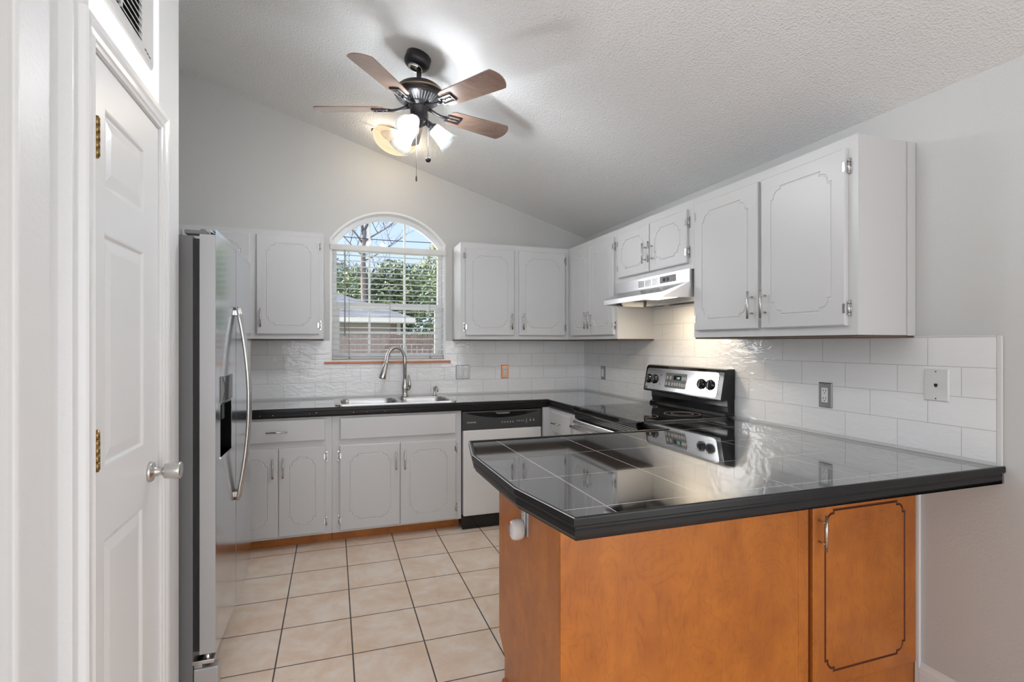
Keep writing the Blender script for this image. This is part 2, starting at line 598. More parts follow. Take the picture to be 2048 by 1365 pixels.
M['leaf_c'] = leaf_mat('bluish_leaf', (.08, .13, .09), (.16, .22, .14), (.28, .33, .22))
M['lawn'] = pm('lawn', (.30, .33, .20), .95, bump=1, bscale=30)
M['wire'] = pm('black_wire', (.03, .03, .035), .7)


# ------------------------------------------------------------------ mesh helpers
def nb():
    return bmesh.new()


def box(bm, x0, x1, y0, y1, z0, z1, mi=0, bev=0., seg=2):
    r = bmesh.ops.create_cube(bm, size=1)
    vs = r['verts']
    for v in vs:
        v.co = Vector(((x0 + x1) / 2 + v.co.x * (x1 - x0), (y0 + y1) / 2 + v.co.y * (y1 - y0), (z0 + z1) / 2 + v.co.z * (z1 - z0)))
    fs = set(f for v in vs for f in v.link_faces)
    for f in fs:
        f.material_index = mi
    if bev:
        es = list(set(e for v in vs for e in v.link_edges))
        rr = bmesh.ops.bevel(bm, geom=es, offset=bev, segments=seg, affect='EDGES', profile=.5)
        for f in rr['faces']:
            f.material_index = mi
    return vs


def basis(d):
    d = Vector(d).normalized()
    a = Vector((0, 0, 1)) if abs(d.z) < .9 else Vector((1, 0, 0))
    u = d.cross(a).normalized()
    return u, d.cross(u).normalized()


def ring(bm, c, u, v, r, n, r2=None):
    r2 = r if r2 is None else r2
    return [bm.verts.new(Vector(c) + u * (r * math.cos(2 * PI * i / n)) + v * (r2 * math.sin(2 * PI * i / n))) for i in range(n)]


def skin_rings(bm, rings, mi=0, closed=False, smooth=True, cap=True):
    k = len(rings)
    for a in range(k if closed else k - 1):
        A, B = rings[a], rings[(a + 1) % k]
        n = len(A)
        for i in range(n):
            f = bm.faces.new((A[i], A[(i + 1) % n], B[(i + 1) % n], B[i]))
            f.material_index = mi
            f.smooth = smooth
    if cap and not closed:
        for R_ in (rings[0], rings[-1]):
            try:
                f = bm.faces.new(R_)
                f.material_index = mi
            except ValueError:
                pass


def tube(bm, pts, r, n=10, mi=0, cap=True):
    pts = [Vector(p) for p in pts]
    rr = r if isinstance(r, (list, tuple)) else [r] * len(pts)
    rings = []
    u = None
    for i, p in enumerate(pts):
        if i == 0:
            d = pts[1] - p
        elif i == len(pts) - 1:
            d = p - pts[i - 1]
        else:
            d = (pts[i + 1] - p).normalized() + (p - pts[i - 1]).normalized()
        d.normalize()
        if u is None:
            u, v = basis(d)
        else:
            u = (u - d * u.dot(d)).normalized()
            v = d.cross(u)
        rings.append(ring(bm, p, u, v, rr[i], n))
    skin_rings(bm, rings, mi, cap=cap)


def cyl(bm, a, b, r, n=16, mi=0, r2=None):
    tube(bm, [a, b], [r, r if r2 is None else r2], n, mi)


def lathe(bm, prof, c=(0, 0, 0), axis=(0, 0, 1), n=24, mi=0, cap=True, mis=None):
    """prof: (radius, height along the axis)"""
    ax = Vector(axis).normalized()
    u, v = basis(ax)
    rings = [ring(bm, Vector(c) + ax * h, u, v, max(r, 1e-4), n) for r, h in prof]
    if mis:
        for k in range(len(rings) - 1):
            skin_rings(bm, rings[k:k + 2], mis[k], cap=False)
        if cap:
            for R_ in (rings[0], rings[-1]):
                bm.faces.new(R_)
    else:
        skin_rings(bm, rings, mi, cap=cap)


def prism(bm, poly, z0, z1, mi=0, axis='z'):
    def P(a, b, h):
        return {'z': (a, b, h), 'y': (a, h, b), 'x': (h, a, b)}[axis]
    lo = [bm.verts.new(P(a, b, z0)) for a, b in poly]
    hi = [bm.verts.new(P(a, b, z1)) for a, b in poly]
    n = len(poly)
    fs = [bm.faces.new(lo), bm.faces.new(hi)]
    for i in range(n):
        fs.append(bm.faces.new((lo[i], lo[(i + 1) % n], hi[(i + 1) % n], hi[i])))
    for f in fs:
        f.material_index = mi
    return fs


def sweep(bm, path, prof, inward, mi=0, cap=True):
    """mitred moulding: path of (x, y), profile of (offset inwards, z); inward = +1 for left of travel"""
    P = [Vector((a, b)) for a, b in path]
    n = len(P)
    nor = []
    for i in range(n):
        ds = []
        if i > 0:
            ds.append((P[i] - P[i - 1]).normalized())
        if i < n - 1:
            ds.append((P[i + 1] - P[i]).normalized())
        ns = [Vector((-d.y, d.x)) * inward for d in ds]
        if len(ns) == 1:
            nor.append(ns[0])
        else:
            b = (ns[0] + ns[1]).normalized()
            nor.append(b / max(.2, b.dot(ns[0])))
    rows = [[bm.verts.new((P[i].x + nor[i].x * o, P[i].y + nor[i].y * o, z)) for o, z in prof] for i in range(n)]
    for i in range(n - 1):
        for k in range(len(prof)):
            k2 = (k + 1) % len(prof)
            f = bm.faces.new((rows[i][k], rows[i][k2], rows[i + 1][k2], rows[i + 1][k]))
            f.material_index = mi
    if cap:
        for r in (rows[0], rows[-1]):
            f = bm.faces.new(r)
            f.material_index = mi


def obj(name, bm, mats, parent=None, smooth=False, loc=None):
    bmesh.ops.recalc_face_normals(bm, faces=bm.faces)
    me = bpy.data.meshes.new(name)
    bm.to_mesh(me)
    bm.free()
    if not isinstance(mats, (list, tuple)):
        mats = [mats]
    for m in mats:
        me.materials.append(M[m] if isinstance(m, str) else m)
    if smooth:
        for p in me.polygons:
            p.use_smooth = True
    o = bpy.data.objects.new(name, me)
    C.objects.link(o)
    if parent is not None:
        o.parent = parent
    if loc is not None:
        o.location = loc
    return o


def tag(o, label, cat, group=None):
    o['label'] = label
    o['category'] = cat
    if group:
        o['group'] = group
    return o


def thing(name, label, cat, loc=(0, 0, 0), rotz=0., group=None):
    o = bpy.data.objects.new(name, None)
    C.objects.link(o)
    o.location = loc
    o.rotation_euler = (0, 0, rotz)
    o.empty_display_size = .1
    return tag(o, label, cat, group)


def struct(o):
    o['kind'] = 'structure'
    return o


def text_mesh(name, txt, size, mat, parent, loc, rot=(PI / 2, 0, 0), depth=.0006, align='CENTER'):
    cu = bpy.data.curves.new(name, 'FONT')
    cu.body = txt
    cu.size = size
    cu.extrude = depth
    cu.align_x = align
    t = bpy.data.objects.new(name, cu)
    C.objects.link(t)
    bpy.context.view_layer.update()
    me = bpy.data.meshes.new_from_object(t.evaluated_get(bpy.context.evaluated_depsgraph_get()))
    me.materials.clear()
    me.materials.append(M[mat])
    o = bpy.data.objects.new(name, me)
    C.objects.link(o)
    bpy.data.objects.remove(t)
    bpy.data.curves.remove(cu)
    o.parent = parent
    o.location = loc
    o.rotation_euler = rot
    return o


def fill_loops(bm, loops, mi=0):
    """triangulated face between an outer loop of verts and holes (all in one plane y = const)"""
    es = []
    for lp in loops:
        for i in range(len(lp)):
            a, b = lp[i], lp[(i + 1) % len(lp)]
            e = bm.edges.get((a, b)) or bm.edges.new((a, b))
            es.append(e)
    r = bmesh.ops.triangle_fill(bm, use_beauty=True, use_dissolve=False, edges=es)
    for g in r['geom']:
        if isinstance(g, bmesh.types.BMFace):
            g.material_index = mi


CEIL0, SLOPE = 2.309, .309


def ceil_z(x):
    return CEIL0 - SLOPE * x


# ------------------------------------------------------------------ room shell
RIDGE = -6.5
ROOM_Y = -9.4
KL = -3.42          # kitchen left wall
PX = -2.71          # pantry door wall plane
bm = nb()
box(bm, RIDGE - .15, .15, ROOM_Y - .15, .14, -.1, 0)
struct(obj('floor', bm, 'floor'))

bm = nb()
pts = [(RIDGE - .15, ROOM_Y - .15), (.15, ROOM_Y - .15), (.15, .14), (RIDGE - .15, .14)]
lo = [bm.verts.new((x, y, ceil_z(x))) for x, y in pts]
hi = [bm.verts.new((x, y, ceil_z(x) + .15)) for x, y in pts]
bm.faces.new(lo)
bm.faces.new(hi)
for i in range(4):
    bm.faces.new((lo[i], lo[(i + 1) % 4], hi[(i + 1) % 4], hi[i]))
struct(obj('ceiling', bm, 'ceiling'))

# back wall with the arched window opening
WX0, WX1, WZ0, WZS = -2.199, -1.297, 1.205, 2.165
WXC = (WX0 + WX1) / 2
HALF = (WX1 - WX0) / 2
RISE = 2.402 - WZS
RAD = (HALF ** 2 + RISE ** 2) / (2 * RISE)
WZC = WZS + RISE - RAD


def arch(x, inset=0.):
    r = RAD - inset
    d = x - WXC
    return WZC + math.sqrt(max(0, r * r - d * d))


def arch_loop(inset, zb, n=28):
    """closed (x, z) loop of the opening, inset by a frame width; zb = bottom height"""
    x0, x1 = WX0 + inset, WX1 - inset
    p = [(x0, zb), (x1, zb)]
    for i in range(n + 1):
        x = x1 + (x0 - x1) * i / n
        p.append((x, arch(x, inset)))
    return p


def extrude_region(bm, loops, y0, y1, mi=0):
    for y in (y0, y1):
        L_ = [[bm.verts.new((x, y, z)) for x, z in lp] for lp in loops]
        fill_loops(bm, L_, mi)
        if y == y0:
            A = L_
        else:
            B = L_
    for a, b in zip(A, B):
        n = len(a)
        for i in range(n):
            f = bm.faces.new((a[i], a[(i + 1) % n], b[(i + 1) % n], b[i]))
            f.material_index = mi


bm = nb()
outer = [(RIDGE - .1, -.05), (.12, -.05), (.12, ceil_z(.12) + .04), (RIDGE - .1, ceil_z(RIDGE - .1) + .04)]
extrude_region(bm, [outer, arch_loop(0, WZ0)], 0, .13)
struct(obj('wall_back', bm, 'wall'))
bm = nb()
box(bm, 0, .13, ROOM_Y - .1, .13, -.05, ceil_z(0) + .03)
struct(obj('wall_right', bm, 'wall'))
bm = nb()
box(bm, KL - .1, KL, -2.2, 0, -.05, ceil_z(KL - .1) + .02)
struct(obj('wall_left', bm, 'wall'))
# pantry closet walls: door wall facing +X with a step near its near corner, then the wall facing the camera
DY0, DY1, DZ1 = -2.837, -2.351, 2.032     # door opening
bm = nb()


def wallbox(x0, x1, y0, y1, z0=-.05):
    vs = box(bm, x0, x1, y0, y1, z0, 1)
    for v in vs:
        if v.co.z > .9:
            v.co.z = ceil_z(v.co.x) + .03


wallbox(PX - .11, PX, DY1 + .012, -2.113)
wallbox(PX - .11, PX, -2.928, DY0 - .012)
wallbox(PX - .11, PX, DY0 - .012, DY1 + .012, DZ1 + .012)
wallbox(KL - .1, PX - .11, -2.225, -2.113)
struct(obj('wall_pantry', bm, 'pantry_wall'))
bm = nb()
prof = [(-3.6, -3.09)]
for i in range(7):
    a = -PI / 2 + PI / 2 * i / 6
    prof.append((-2.735 - .02 + .02 * math.cos(a), -3.09 + .02 + .02 * math.sin(a)))
prof += [(-2.735, -2.928), (-2.84, -2.928), (-2.84, -2.985), (-3.6, -2.985)]
fs = prism(bm, prof, -.05, 1)
for v in bm.verts:
    if v.co.z > .9:
        v.co.z = ceil_z(v.co.x) + .03
bm.normal_update()
for f in bm.faces:
    c = f.calc_center_median()
    if c.y < -3.085:
        f.material_index = 1
struct(obj('wall_front', bm, ['pantry_wall', 'wall']))
bm = nb()
wallbox(RIDGE - .1, -3.6, -3.09, -2.985)
struct(obj('wall_dining_partition', bm, 'wall'))
bm = nb()
wallbox(RIDGE - .1, RIDGE, ROOM_Y, -3.0)
struct(obj('wall_dining_left', bm, 'wall'))
bm = nb()
wallbox(RIDGE - .1, .12, ROOM_Y - .1, ROOM_Y)
struct(obj('wall_rear', bm, 'wall'))

# baseboard on the right wall, and the strip where the peninsula meets the wall
bm = nb()
bp = [(0, 0), (-.014, 0), (-.014, .062), (-.0125, .066), (-.0135, .069), (-.011, .078), (-.006, .086), (-.005, .094), (0, .096)]
prism(bm, [(a, b) for a, b in bp], -9.38, -2.888, axis='y')
struct(obj('baseboard_right', bm, 'trimwhite'))
bm = nb()
box(bm, -.012, 0, -2.887, -2.868, .0, .868, bev=.003)
struct(obj('trim_2', bm, 'trimwhite'))

# ------------------------------------------------------------------ pantry door (faces +X): local x = world Y, local -y = +X
CB = (-.0, 0, 0)


def casing(bm):
    # moulded casing around the opening, profile in (distance from opening edge, height off the wall)
    prof = [(.004, 0), (.004, .009), (.012, .011), (.016, .015), (.022, .011), (.034, .013), (.044, .017), (.058, .018), (.064, .014), (.064, 0)]
    path = [(DY0, 0), (DY0, DZ1), (DY1, DZ1), (DY1, 0)]
    P = [Vector(p) for p in path]
    nor = [Vector((-1, 0)), Vector((-1, 1)), Vector((1, 1)), Vector((1, 0))]
    rows = [[bm.verts.new((P[i].x + nor[i].x * o, -h, P[i].y + nor[i].y * o)) for o, h in prof] for i in range(4)]
    for i in range(3):
        for k in range(len(prof) - 1):
            bm.faces.new((rows[i][k], rows[i][k + 1], rows[i + 1][k + 1], rows[i + 1][k]))
    # jamb
    box(bm, DY0 - .011, DY0 - .001, -.004, .10, 0, DZ1 + .01)
    box(bm, DY1 + .001, DY1 + .011, -.004, .10, 0, DZ1 + .01)
    box(bm, DY0 - .011, DY1 + .011, -.004, .10, DZ1 + .001, DZ1 + .011)


bm = nb()
casing(bm)
o = struct(obj('trim_1', bm, 'trimwhite', loc=(PX, 0, 0)))
o.rotation_euler = (0, 0, PI / 2)

door = bpy.data.objects.new('door_1', None)
C.objects.link(door)
door.location = (PX, 0, 0)
door.rotation_euler = (0, 0, PI / 2)
struct(door)
bm = nb()
dx0, dx1, dz0, dz1 = DY0 + .003, DY1 - .003, .012, DZ1 - .003
yf = -.001
panels = [(-2.762, -2.474, 1.728, 1.922), (-2.767, -2.480, 1.04, 1.618), (-2.772, -2.492, .22, .866)]


def rect(bm, x0, x1, z0, z1, y):
    return [bm.verts.new(p) for p in ((x0, y, z0), (x1, y, z0), (x1, y, z1), (x0, y, z1))]


rim = rect(bm, dx0, dx1, dz0, dz1, yf)
holes = []
for (a, b, c, d) in panels:
    seq = [(0, 0), (.006, .001), (.012, .007), (.016, .007), (.042, .0015), (.046, .0012)]
    rr = [rect(bm, a + i, b - i, c + i, d - i, yf + dy) for i, dy in seq]
    holes.append(rr[0])
    for k in range(len(rr) - 1):
        for i in range(4):
            bm.faces.new((rr[k][i], rr[k][(i + 1) % 4], rr[k + 1][(i + 1) % 4], rr[k + 1][i]))
    bm.faces.new(rr[-1])
fill_loops(bm, [rim] + holes)
back = rect(bm, dx0, dx1, dz0, dz1, yf + .034)
bm.faces.new(back)
for i in range(4):
    bm.faces.new((rim[i], rim[(i + 1) % 4], back[(i + 1) % 4], back[i]))
obj('door_panel', bm, 'doorwhite', door)
for zc in (1.826, 1.0945, .25):
    bm = nb()
    for k in range(5):
        a = zc - .045 + k * .018
        cyl(bm, (DY0 + .001, -.010, a + .0006), (DY0 + .001, -.010, a + .0174), .0075, 14)
    cyl(bm, (DY0 + .001, -.010, zc - .049), (DY0 + .001, -.010, zc + .049), .0055, 10)
    box(bm, DY0 - .012, DY0 + .002, -.0035, -.001, zc - .045, zc + .045)
    obj('hinge', bm, 'brass', door)['label'] = 'aged brass hinge'
bm = nb()
kx, kz = -2.432, .952
lathe(bm, [(.031, 0), (.031, .004), (.027, .010), (.015, .013), (.012, .03), (.013, .036), (.022, .040), (.0245, .05), (.0265, .078), (.0255, .083), (.021, .085), (.012, .083), (0, .082)], (kx, yf, kz), (0, -1, 0), 28)
obj('door_knob', bm, 'nickel', door)['label'] = 'satin nickel round knob'

# ------------------------------------------------------------------ wall vent above the pantry door
vent = thing('air_vent', 'white louvred air vent grille on the pantry wall above the white door', 'vent', (PX, 0, 0), PI / 2)
bm = nb()
vx0, vx1, vz0, vz1 = -2.785, -2.42, 2.185, 2.56
rects = []
for i, (ins, y) in enumerate([(0, 0), (.002, -.006), (.010, -.010), (.034, -.008), (.036, -.001)]):
    rects.append(rect(bm, vx0 + ins, vx1 - ins - (.07 if i > 2 else 0), vz0 + ins, vz1 - ins, y))
for k in range(4):
    for i in range(4):
        bm.faces.new((rects[k][i], rects[k][(i + 1) % 4], rects[k + 1][(i + 1) % 4], rects[k + 1][i]))
bm.faces.new(rects[-1]).material_index = 1
obj('grille_frame', bm, ['plastic', 'slot'], vent)
bm = nb()
lx0, lx1 = vx0 + .037, vx1 - .107
for k in range(16):
    z = vz0 + .048 + k * .0195
    vs = box(bm, lx0 + .07, lx1, -.011, -.0025, z, z + .004)
    for v in vs:
        v.co.z += (-.012 if v.co.y < -.006 else 0)
for k in range(6):
    x = lx0 + .008 + k * .011
    vs = box(bm, x, x + .003, -.011, -.0025, vz0 + .045, vz1 - .045)
    for v in vs:
        v.co.x += (-.006 if v.co.y < -.006 else 0)
box(bm, lx0 + .066, lx0 + .07, -.011, -.0025, vz0 + .04, vz1 - .04)
obj('louvres', bm, 'plastic', vent)
bm = nb()
for k in range(3):
    box(bm, vx1 - .085 + k * .018, vx1 - .072 + k * .018, -.0105, -.0095, vz0 + .022 - k * .002, vz0 + .0245 - k * .002)
obj('damper_slot', bm, 'slot', vent)

# ------------------------------------------------------------------ window (structure) and blind
win = bpy.data.objects.new('window_1', None)
C.objects.link(win)
win.location = (0, 0, 0)
struct(win)
bm = nb()   # white lining of the reveal
extrude_region(bm, [arch_loop(-.006, WZ0 - .004), arch_loop(.010, WZ0 + .010)], -.003, .085)
obj('reveal_lining', bm, 'trimwhite', win)
bm = nb()   # vinyl frame
extrude_region(bm, [arch_loop(.011, WZ0 + .012), arch_loop(.045, WZ0 + .045)], .085, .125)
FX0, FX1 = WX0 + .045, WX1 - .045
box(bm, FX0 - .002, FX1 + .002, .088, .122, 2.085, 2.125)          # transom under the arch
obj('window_frame', bm, 'vinyl', win)
bm = nb()
box(bm, FX0, FX1, .086, .120, 1.625, 1.675, bev=.004)             # meeting rail
box(bm, FX0, FX0 + .022, .09, .118, WZ0 + .045, 1.63)
box(bm, FX1 - .022, FX1, .09, .118, WZ0 + .045, 1.63)
box(bm, FX0 + .022, FX1 - .022, .0905, .1175, WZ0 + .0455, WZ0 + .06)
obj('sash', bm, 'vinyl', win)
for (za, zb_) in ((WZ0 + .05, 1.63), (1.67, 2.09), (2.12, 2.372)):
    for x in (-1.90, -1.617):
        bm = nb()
        z1 = min(zb_, arch(x, .045) + .004)
        box(bm, x - .008, x + .008, .098, .112, za, z1)
        obj('muntin', bm, 'vinyl', win)
bm = nb()
box(bm, FX0 + .02, FX1 - .02, .0995, .1105, 1.428, 1.444)
obj('muntin', bm, 'vinyl', win)
for nm, (za, zb_) in (('glass_pane', (WZ0 + .044, 1.64)), ('glass_pane', (1.66, 2.1))):
    bm = nb()
    box(bm, FX0 - .003, FX1 + .003, .1035, .1065, za, zb_)
    obj(nm, bm, 'glass', win)
bm = nb()
lp = [(x, max(z, 2.11)) for x, z in arch_loop(.042, 2.11)]
prism(bm, lp, .1035, .1065, axis='y')
obj('glass_pane', bm, 'glass', win)
bm = nb()
box(bm, -2.245, -1.253, -.028, .012, 1.186, 1.204, bev=.004)
box(bm, WX0 + .011, WX1 - .011, .008, .085, 1.193, 1.2045)
o = obj('window_sill', bm, ['sill'], win)
o['label'] = 'orange stained wooden sill'

blind = thing('window_blind', 'white horizontal slat blind hanging in the arched window, slats open', 'blind', (0, 0, 0))
bm = nb()
box(bm, WX0 - .006, WX1 + .012, -.016, .046, 2.078, 2.122, bev=.003)
obj('headrail', bm, 'slat', blind)
zs = []
z = 2.045
nslat = 19
for k in range(nslat):
    z = 2.046 - k * .0442
    zs.append(z)
    bm = nb()
    q = []
    for i in range(5):
        t = i / 4
        q.append((.006 + .05 * t, z + .004 * (1 - (2 * t - 1) ** 2) + .004 * (t - .5)))
    poly = q + [(y, zz - .0028) for y, zz in reversed(q)]
    prism(bm, poly, WX0 + .014, WX1 - .014, axis='x')
    obj('slat', bm, 'slat', blind)
bm = nb()
box(bm, WX0 + .014, WX1 - .014, .006, .056, 1.222, 1.238, bev=.004)
obj('bottom_rail', bm, 'slat', blind)
for x in (-2.06, -1.745, -1.42):
    bm = nb()
    for y in (.004, .058):
        cyl(bm, (x, y, 1.232), (x, y, 2.08), .0012, 5)
    for z in zs:
        cyl(bm, (x, .004, z - .003), (x, .058, z + .001), .0007, 4)
    obj('ladder_cord', bm, 'cord', blind)
bm = nb()
cyl(bm, (-2.093, -.012, 2.08), (-2.093, -.012, 1.42), .0045, 8)
cyl(bm, (-2.093, -.012, 1.42), (-2.093, -.012, 1.405), .006, 8)
obj('tilt_wand', bm, 'cord', blind)
for x in (-2.06, -1.42):
    bm = nb()
    box(bm, x - .008, x + .008, -.001, .006, 1.226, 1.234)
    obj('rail_plug', bm, 'grey_mid', blind)

# ------------------------------------------------------------------ tile backsplashes
bm = nb()
TZ = 1.3685
box(bm, -2.9, WX0 - .002, -.008, -.0003, .9305, TZ)
box(bm, WX1 + .002, -.0085, -.008, -.0003, .9305, TZ)
box(bm, WX0 - .002, WX1 + .002, -.008, -.0003, .9305, 1.186)
box(bm, -2.9, -.0085, -.0075, -.0003, .9185, .9305, 1)
tag(obj('tile_backsplash', bm, ['tile_back', 'grout']), 'glossy pale subway tile backsplash on the back wall behind the sink', 'backsplash')
bm = nb()
box(bm, -.008, -.0003, -3.135, -.0005, .9305, TZ)
box(bm, -.008, -.0003, -1.916, -1.098, TZ, 1.765)
box(bm, -.0075, -.0003, -3.135, -.0005, .9185, .9305, 1)
box(bm, -.0095, -.0003, -3.152, -3.135, .9185, TZ + .004, 1, bev=.003)
box(bm, -.0095, -.0003, -3.135, -2.864, TZ, TZ + .006, 1, bev=.002)
tag(obj('tile_backsplash', bm, ['tile_right', 'grout']), 'glossy pale subway tile backsplash on the right wall behind the range', 'backsplash')


# ------------------------------------------------------------------ cabinet parts (local frame: x along the wall, front towards -y)
def groove_loop(x0, x1, z0, z1, i=0., a=.052, s=.0135):
    """routed provincial outline, offset inwards by i; counter-clockwise seen from the front"""
    r = a - s
    pts = []
    cor = [(-a - i, -i), (-a - i, -s - i)]
    for k in range(1, 8):
        th = PI / 2 * (1 - k / 8)
        cor.append((-a + (r - i) * math.cos(th), -a + (r - i) * math.sin(th)))
    cor += [(-s - i, -a - i), (-i, -a - i)]
    tr = [(x1 + dx, z1 + dz) for dx, dz in cor]
    br = [(x1 + dx, z0 - dz) for dx, dz in reversed(cor)]
    bl = [(x0 - dx, z0 - dz) for dx, dz in cor]
    tl = [(x0 - dx, z1 + dz) for dx, dz in reversed(cor)]
    return tr + br + bl + tl


def slab(bm, x0, x1, z0, z1, yf, th, ch=.005, loops=(), mi=0):
    """door or drawer slab with chamfered front edges; returns after filling its front around the loops"""
    f = rect(bm, x0 + ch, x1 - ch, z0 + ch, z1 - ch, yf)
    m = rect(bm, x0, x1, z0, z1, yf + ch * .8)
    b = rect(bm, x0, x1, z0, z1, yf + th)
    for A, B in ((f, m), (m, b)):
        for i in range(4):
            bm.faces.new((A[i], A[(i + 1) % 4], B[(i + 1) % 4], B[i])).material_index = mi
    bm.faces.new(b).material_index = mi
    fill_loops(bm, [f] + list(loops), mi)


def groove_door(x0, x1, z0, z1, yf, th=.019, inset=.055, gm=0, a=.052, inset_r=None):
    bm = nb()
    ir = inset if inset_r is None else inset_r
    a = min(a, (x1 - x0 - 2 * inset) * .3)
    s = .0135 * a / .052
    gl = []
    for i, dy in ((0, 0), (.0028, .0034), (.0062, .0034), (.009, 0)):
        gl.append([bm.verts.new((x, yf + dy, z)) for x, z in groove_loop(x0 + inset, x1 - ir, z0 + inset, z1 - inset, i, a, s)])
    for k in range(3):
        n = len(gl[k])
        for i in range(n):
            bm.faces.new((gl[k][i], gl[k][(i + 1) % n], gl[k + 1][(i + 1) % n], gl[k + 1][i])).material_index = gm
    fill_loops(bm, [gl[3]])
    slab(bm, x0, x1, z0, z1, yf, th, loops=[gl[0]])
    return bm


def bar_handle(parent, x, z, yf, vertical=True, ln=.128, mat='nickel'):
    bm = nb()
    s = .030
    r = .0055
    if vertical:
        cyl(bm, (x, yf - s, z - ln / 2), (x, yf - s, z + ln / 2), r, 14)
        for dz in (-.038, .038):
            cyl(bm, (x, yf + .0005, z + dz), (x, yf - s, z + dz), .0042, 10)
    else:
        cyl(bm, (x - ln / 2, yf - s, z), (x + ln / 2, yf - s, z), r, 14)
        for dx in (-.038, .038):
            cyl(bm, (x + dx, yf + .0005, z), (x + dx, yf - s, z), .0042, 10)
    return obj('handle', bm, mat, parent)


def wrap_hinge(parent, x, z, yframe, side):
    """side +1: frame leaf lies on the +x side of the door edge at x"""
    bm = nb()
    # leaf on the frame with pointed ends
    prism(bm, [(x + side * .001, z - .022), (x + side * .012, z - .022), (x + side * .013, z - .03), (x + side * .008, z - .034),
               (x + side * .004, z - .03)], yframe - .0022, yframe - .0004, axis='y')
    prism(bm, [(x + side * .001, z + .022), (x + side * .012, z + .022), (x + side * .013, z + .03), (x + side * .008, z + .034),
               (x + side * .004, z + .03)], yframe - .0022, yframe - .0004, axis='y')
    box(bm, min(x, x + side * .013), max(x, x + side * .013), yframe - .003, yframe - .0004, z - .023, z + .023)
    cyl(bm, (x + side * .005, yframe - .007, z - .022), (x + side * .005, yframe - .007, z + .022), .0055, 10)
    for dz in (-.0225, .0225):
        cyl(bm, (x + side * .005, yframe - .007, z + dz - .003), (x + side * .005, yframe - .007, z + dz + .003), .0062, 10)
    # wing that folds over the door edge
    box(bm, min(x - side * .0005, x - side * .010), max(x - side * .0005, x - side * .010), yframe - .0215, yframe - .0195, z - .018, z + .018)
    return obj('hinge', bm, 'chrome', parent)


def carcass(t, x0, x1, z0, z1, depth, mat='white', toe=0., under=None, toe_mat='wood_toe', openings=(), back_gap=.001, toe_in=.075, top=True):
    """side panels, back, top, floor and a face frame around the openings"""
    bm = nb()
    zb = z0 + toe
    yfr = -depth
    box(bm, x0, x0 + .016, yfr + .019, -back_gap, zb, z1)
    box(bm, x1 - .016, x1, yfr + .019, -back_gap, zb, z1)
    box(bm, x0 + .016, x1 - .016, -.007, -back_gap, zb, z1)
    if top:
        box(bm, x0 + .016, x1 - .016, yfr + .019, -.007, z1 - .016, z1)
    box(bm, x0 + .016, x1 - .016, yfr + .019, -.007, zb + .013, zb + .027)
    o = obj('carcass', bm, mat, t)
    bm = nb()
    f = [bm.verts.new(p) for p in ((x0, yfr, zb), (x1, yfr, zb), (x1, yfr, z1), (x0, yfr, z1))]
    b = [bm.verts.new(p) for p in ((x0, yfr + .019, zb), (x1, yfr + .019, zb), (x1, yfr + .019, z1), (x0, yfr + .019, z1))]
    for i in range(4):
        bm.faces.new((f[i], f[(i + 1) % 4], b[(i + 1) % 4], b[i]))
    hf, hb = [], []
    for (a, c, d, e) in openings:
        p = rect(bm, a, c, d, e, yfr)
        q = rect(bm, a, c, d, e, yfr + .019)
        for i in range(4):
            bm.faces.new((p[i], p[(i + 1) % 4], q[(i + 1) % 4], q[i]))
        hf.append(p)
        hb.append(q)
    fill_loops(bm, [f] + hf)
    fill_loops(bm, [b] + hb)
    obj('face_frame', bm, mat, t)
    if under:
        bm = nb()
        box(bm, x0 + .004, x1 - .004, yfr + .006, -back_gap, zb - .008, zb - .0003)
        u = obj('bottom_panel', bm, under, t)
        u['label'] = 'unpainted brown bottom panel'
    if toe:
        bm = nb()
        box(bm, x0 + .001, x1 - .001, yfr + toe_in, yfr + toe_in + .016, z0 + .0005, zb - .0003)
        u = obj('toe_board', bm, toe_mat, t)
        u['label'] = 'orange wooden toe board'


def cab_door(t, x0, x1, z0, z1, depth, hinge, handle_z, handle_side=None, mat='white', gm=None, inset=.055, hinges=True, hz=None):
    yf = -depth - .0195
    if gm:
        bm = groove_door(x0, x1, z0, z1, yf, inset=inset, gm=1)
        d = obj('door', bm, [mat, gm], t)
    else:
        bm = groove_door(x0, x1, z0, z1, yf, inset=inset)
        d = obj('door', bm, mat, t)
    side = handle_side or (-hinge)
    hx = x0 + .0285 if side < 0 else x1 - .0285
    if handle_z is not None:
        bar_handle(d, hx, handle_z, yf)
    if hinges:
        for z in (hz or (z0 + .065, z1 - .065)):
            wrap_hinge(d, x1 if hinge > 0 else x0, z, -depth, hinge)
    return d


def op(ds, lip=.012):
    return [(a + lip, b - lip, c + lip, d - lip) for a, b, c, d in ds]


UZ0, UZ1 = 1.378, 2.140
RW = -PI / 2      # rotation of things on the right wall
# upper cabinets on the back wall
t = thing('wall_cabinet', 'white wall cabinet left of the window, partly behind the fridge', 'cabinet', (0, 0, 0))
dd = [(-3.13, -2.722, 1.411, 2.105), (-2.682, -2.274, 1.411, 2.105)]
carcass(t, KL + .002, -2.246, UZ0, UZ1, .305, under='under', openings=op(dd))
cab_door(t, *dd[0], .305, -1, 1.523)
cab_door(t, *dd[1], .305, 1, 1.523, handle_side=-1)
t = thing('wall_cabinet', 'white two-door wall cabinet between the window and the corner', 'cabinet', (0, 0, 0))
dd = [(-1.201, -.795, 1.411, 2.098), (-.754, -.345, 1.411, 2.098)]
carcass(t, -1.236, -.3065, UZ0, UZ1, .305, under='under', openings=op(dd))
cab_door(t, *dd[0], .305, -1, 1.521)
cab_door(t, *dd[1], .305, 1, 1.521)
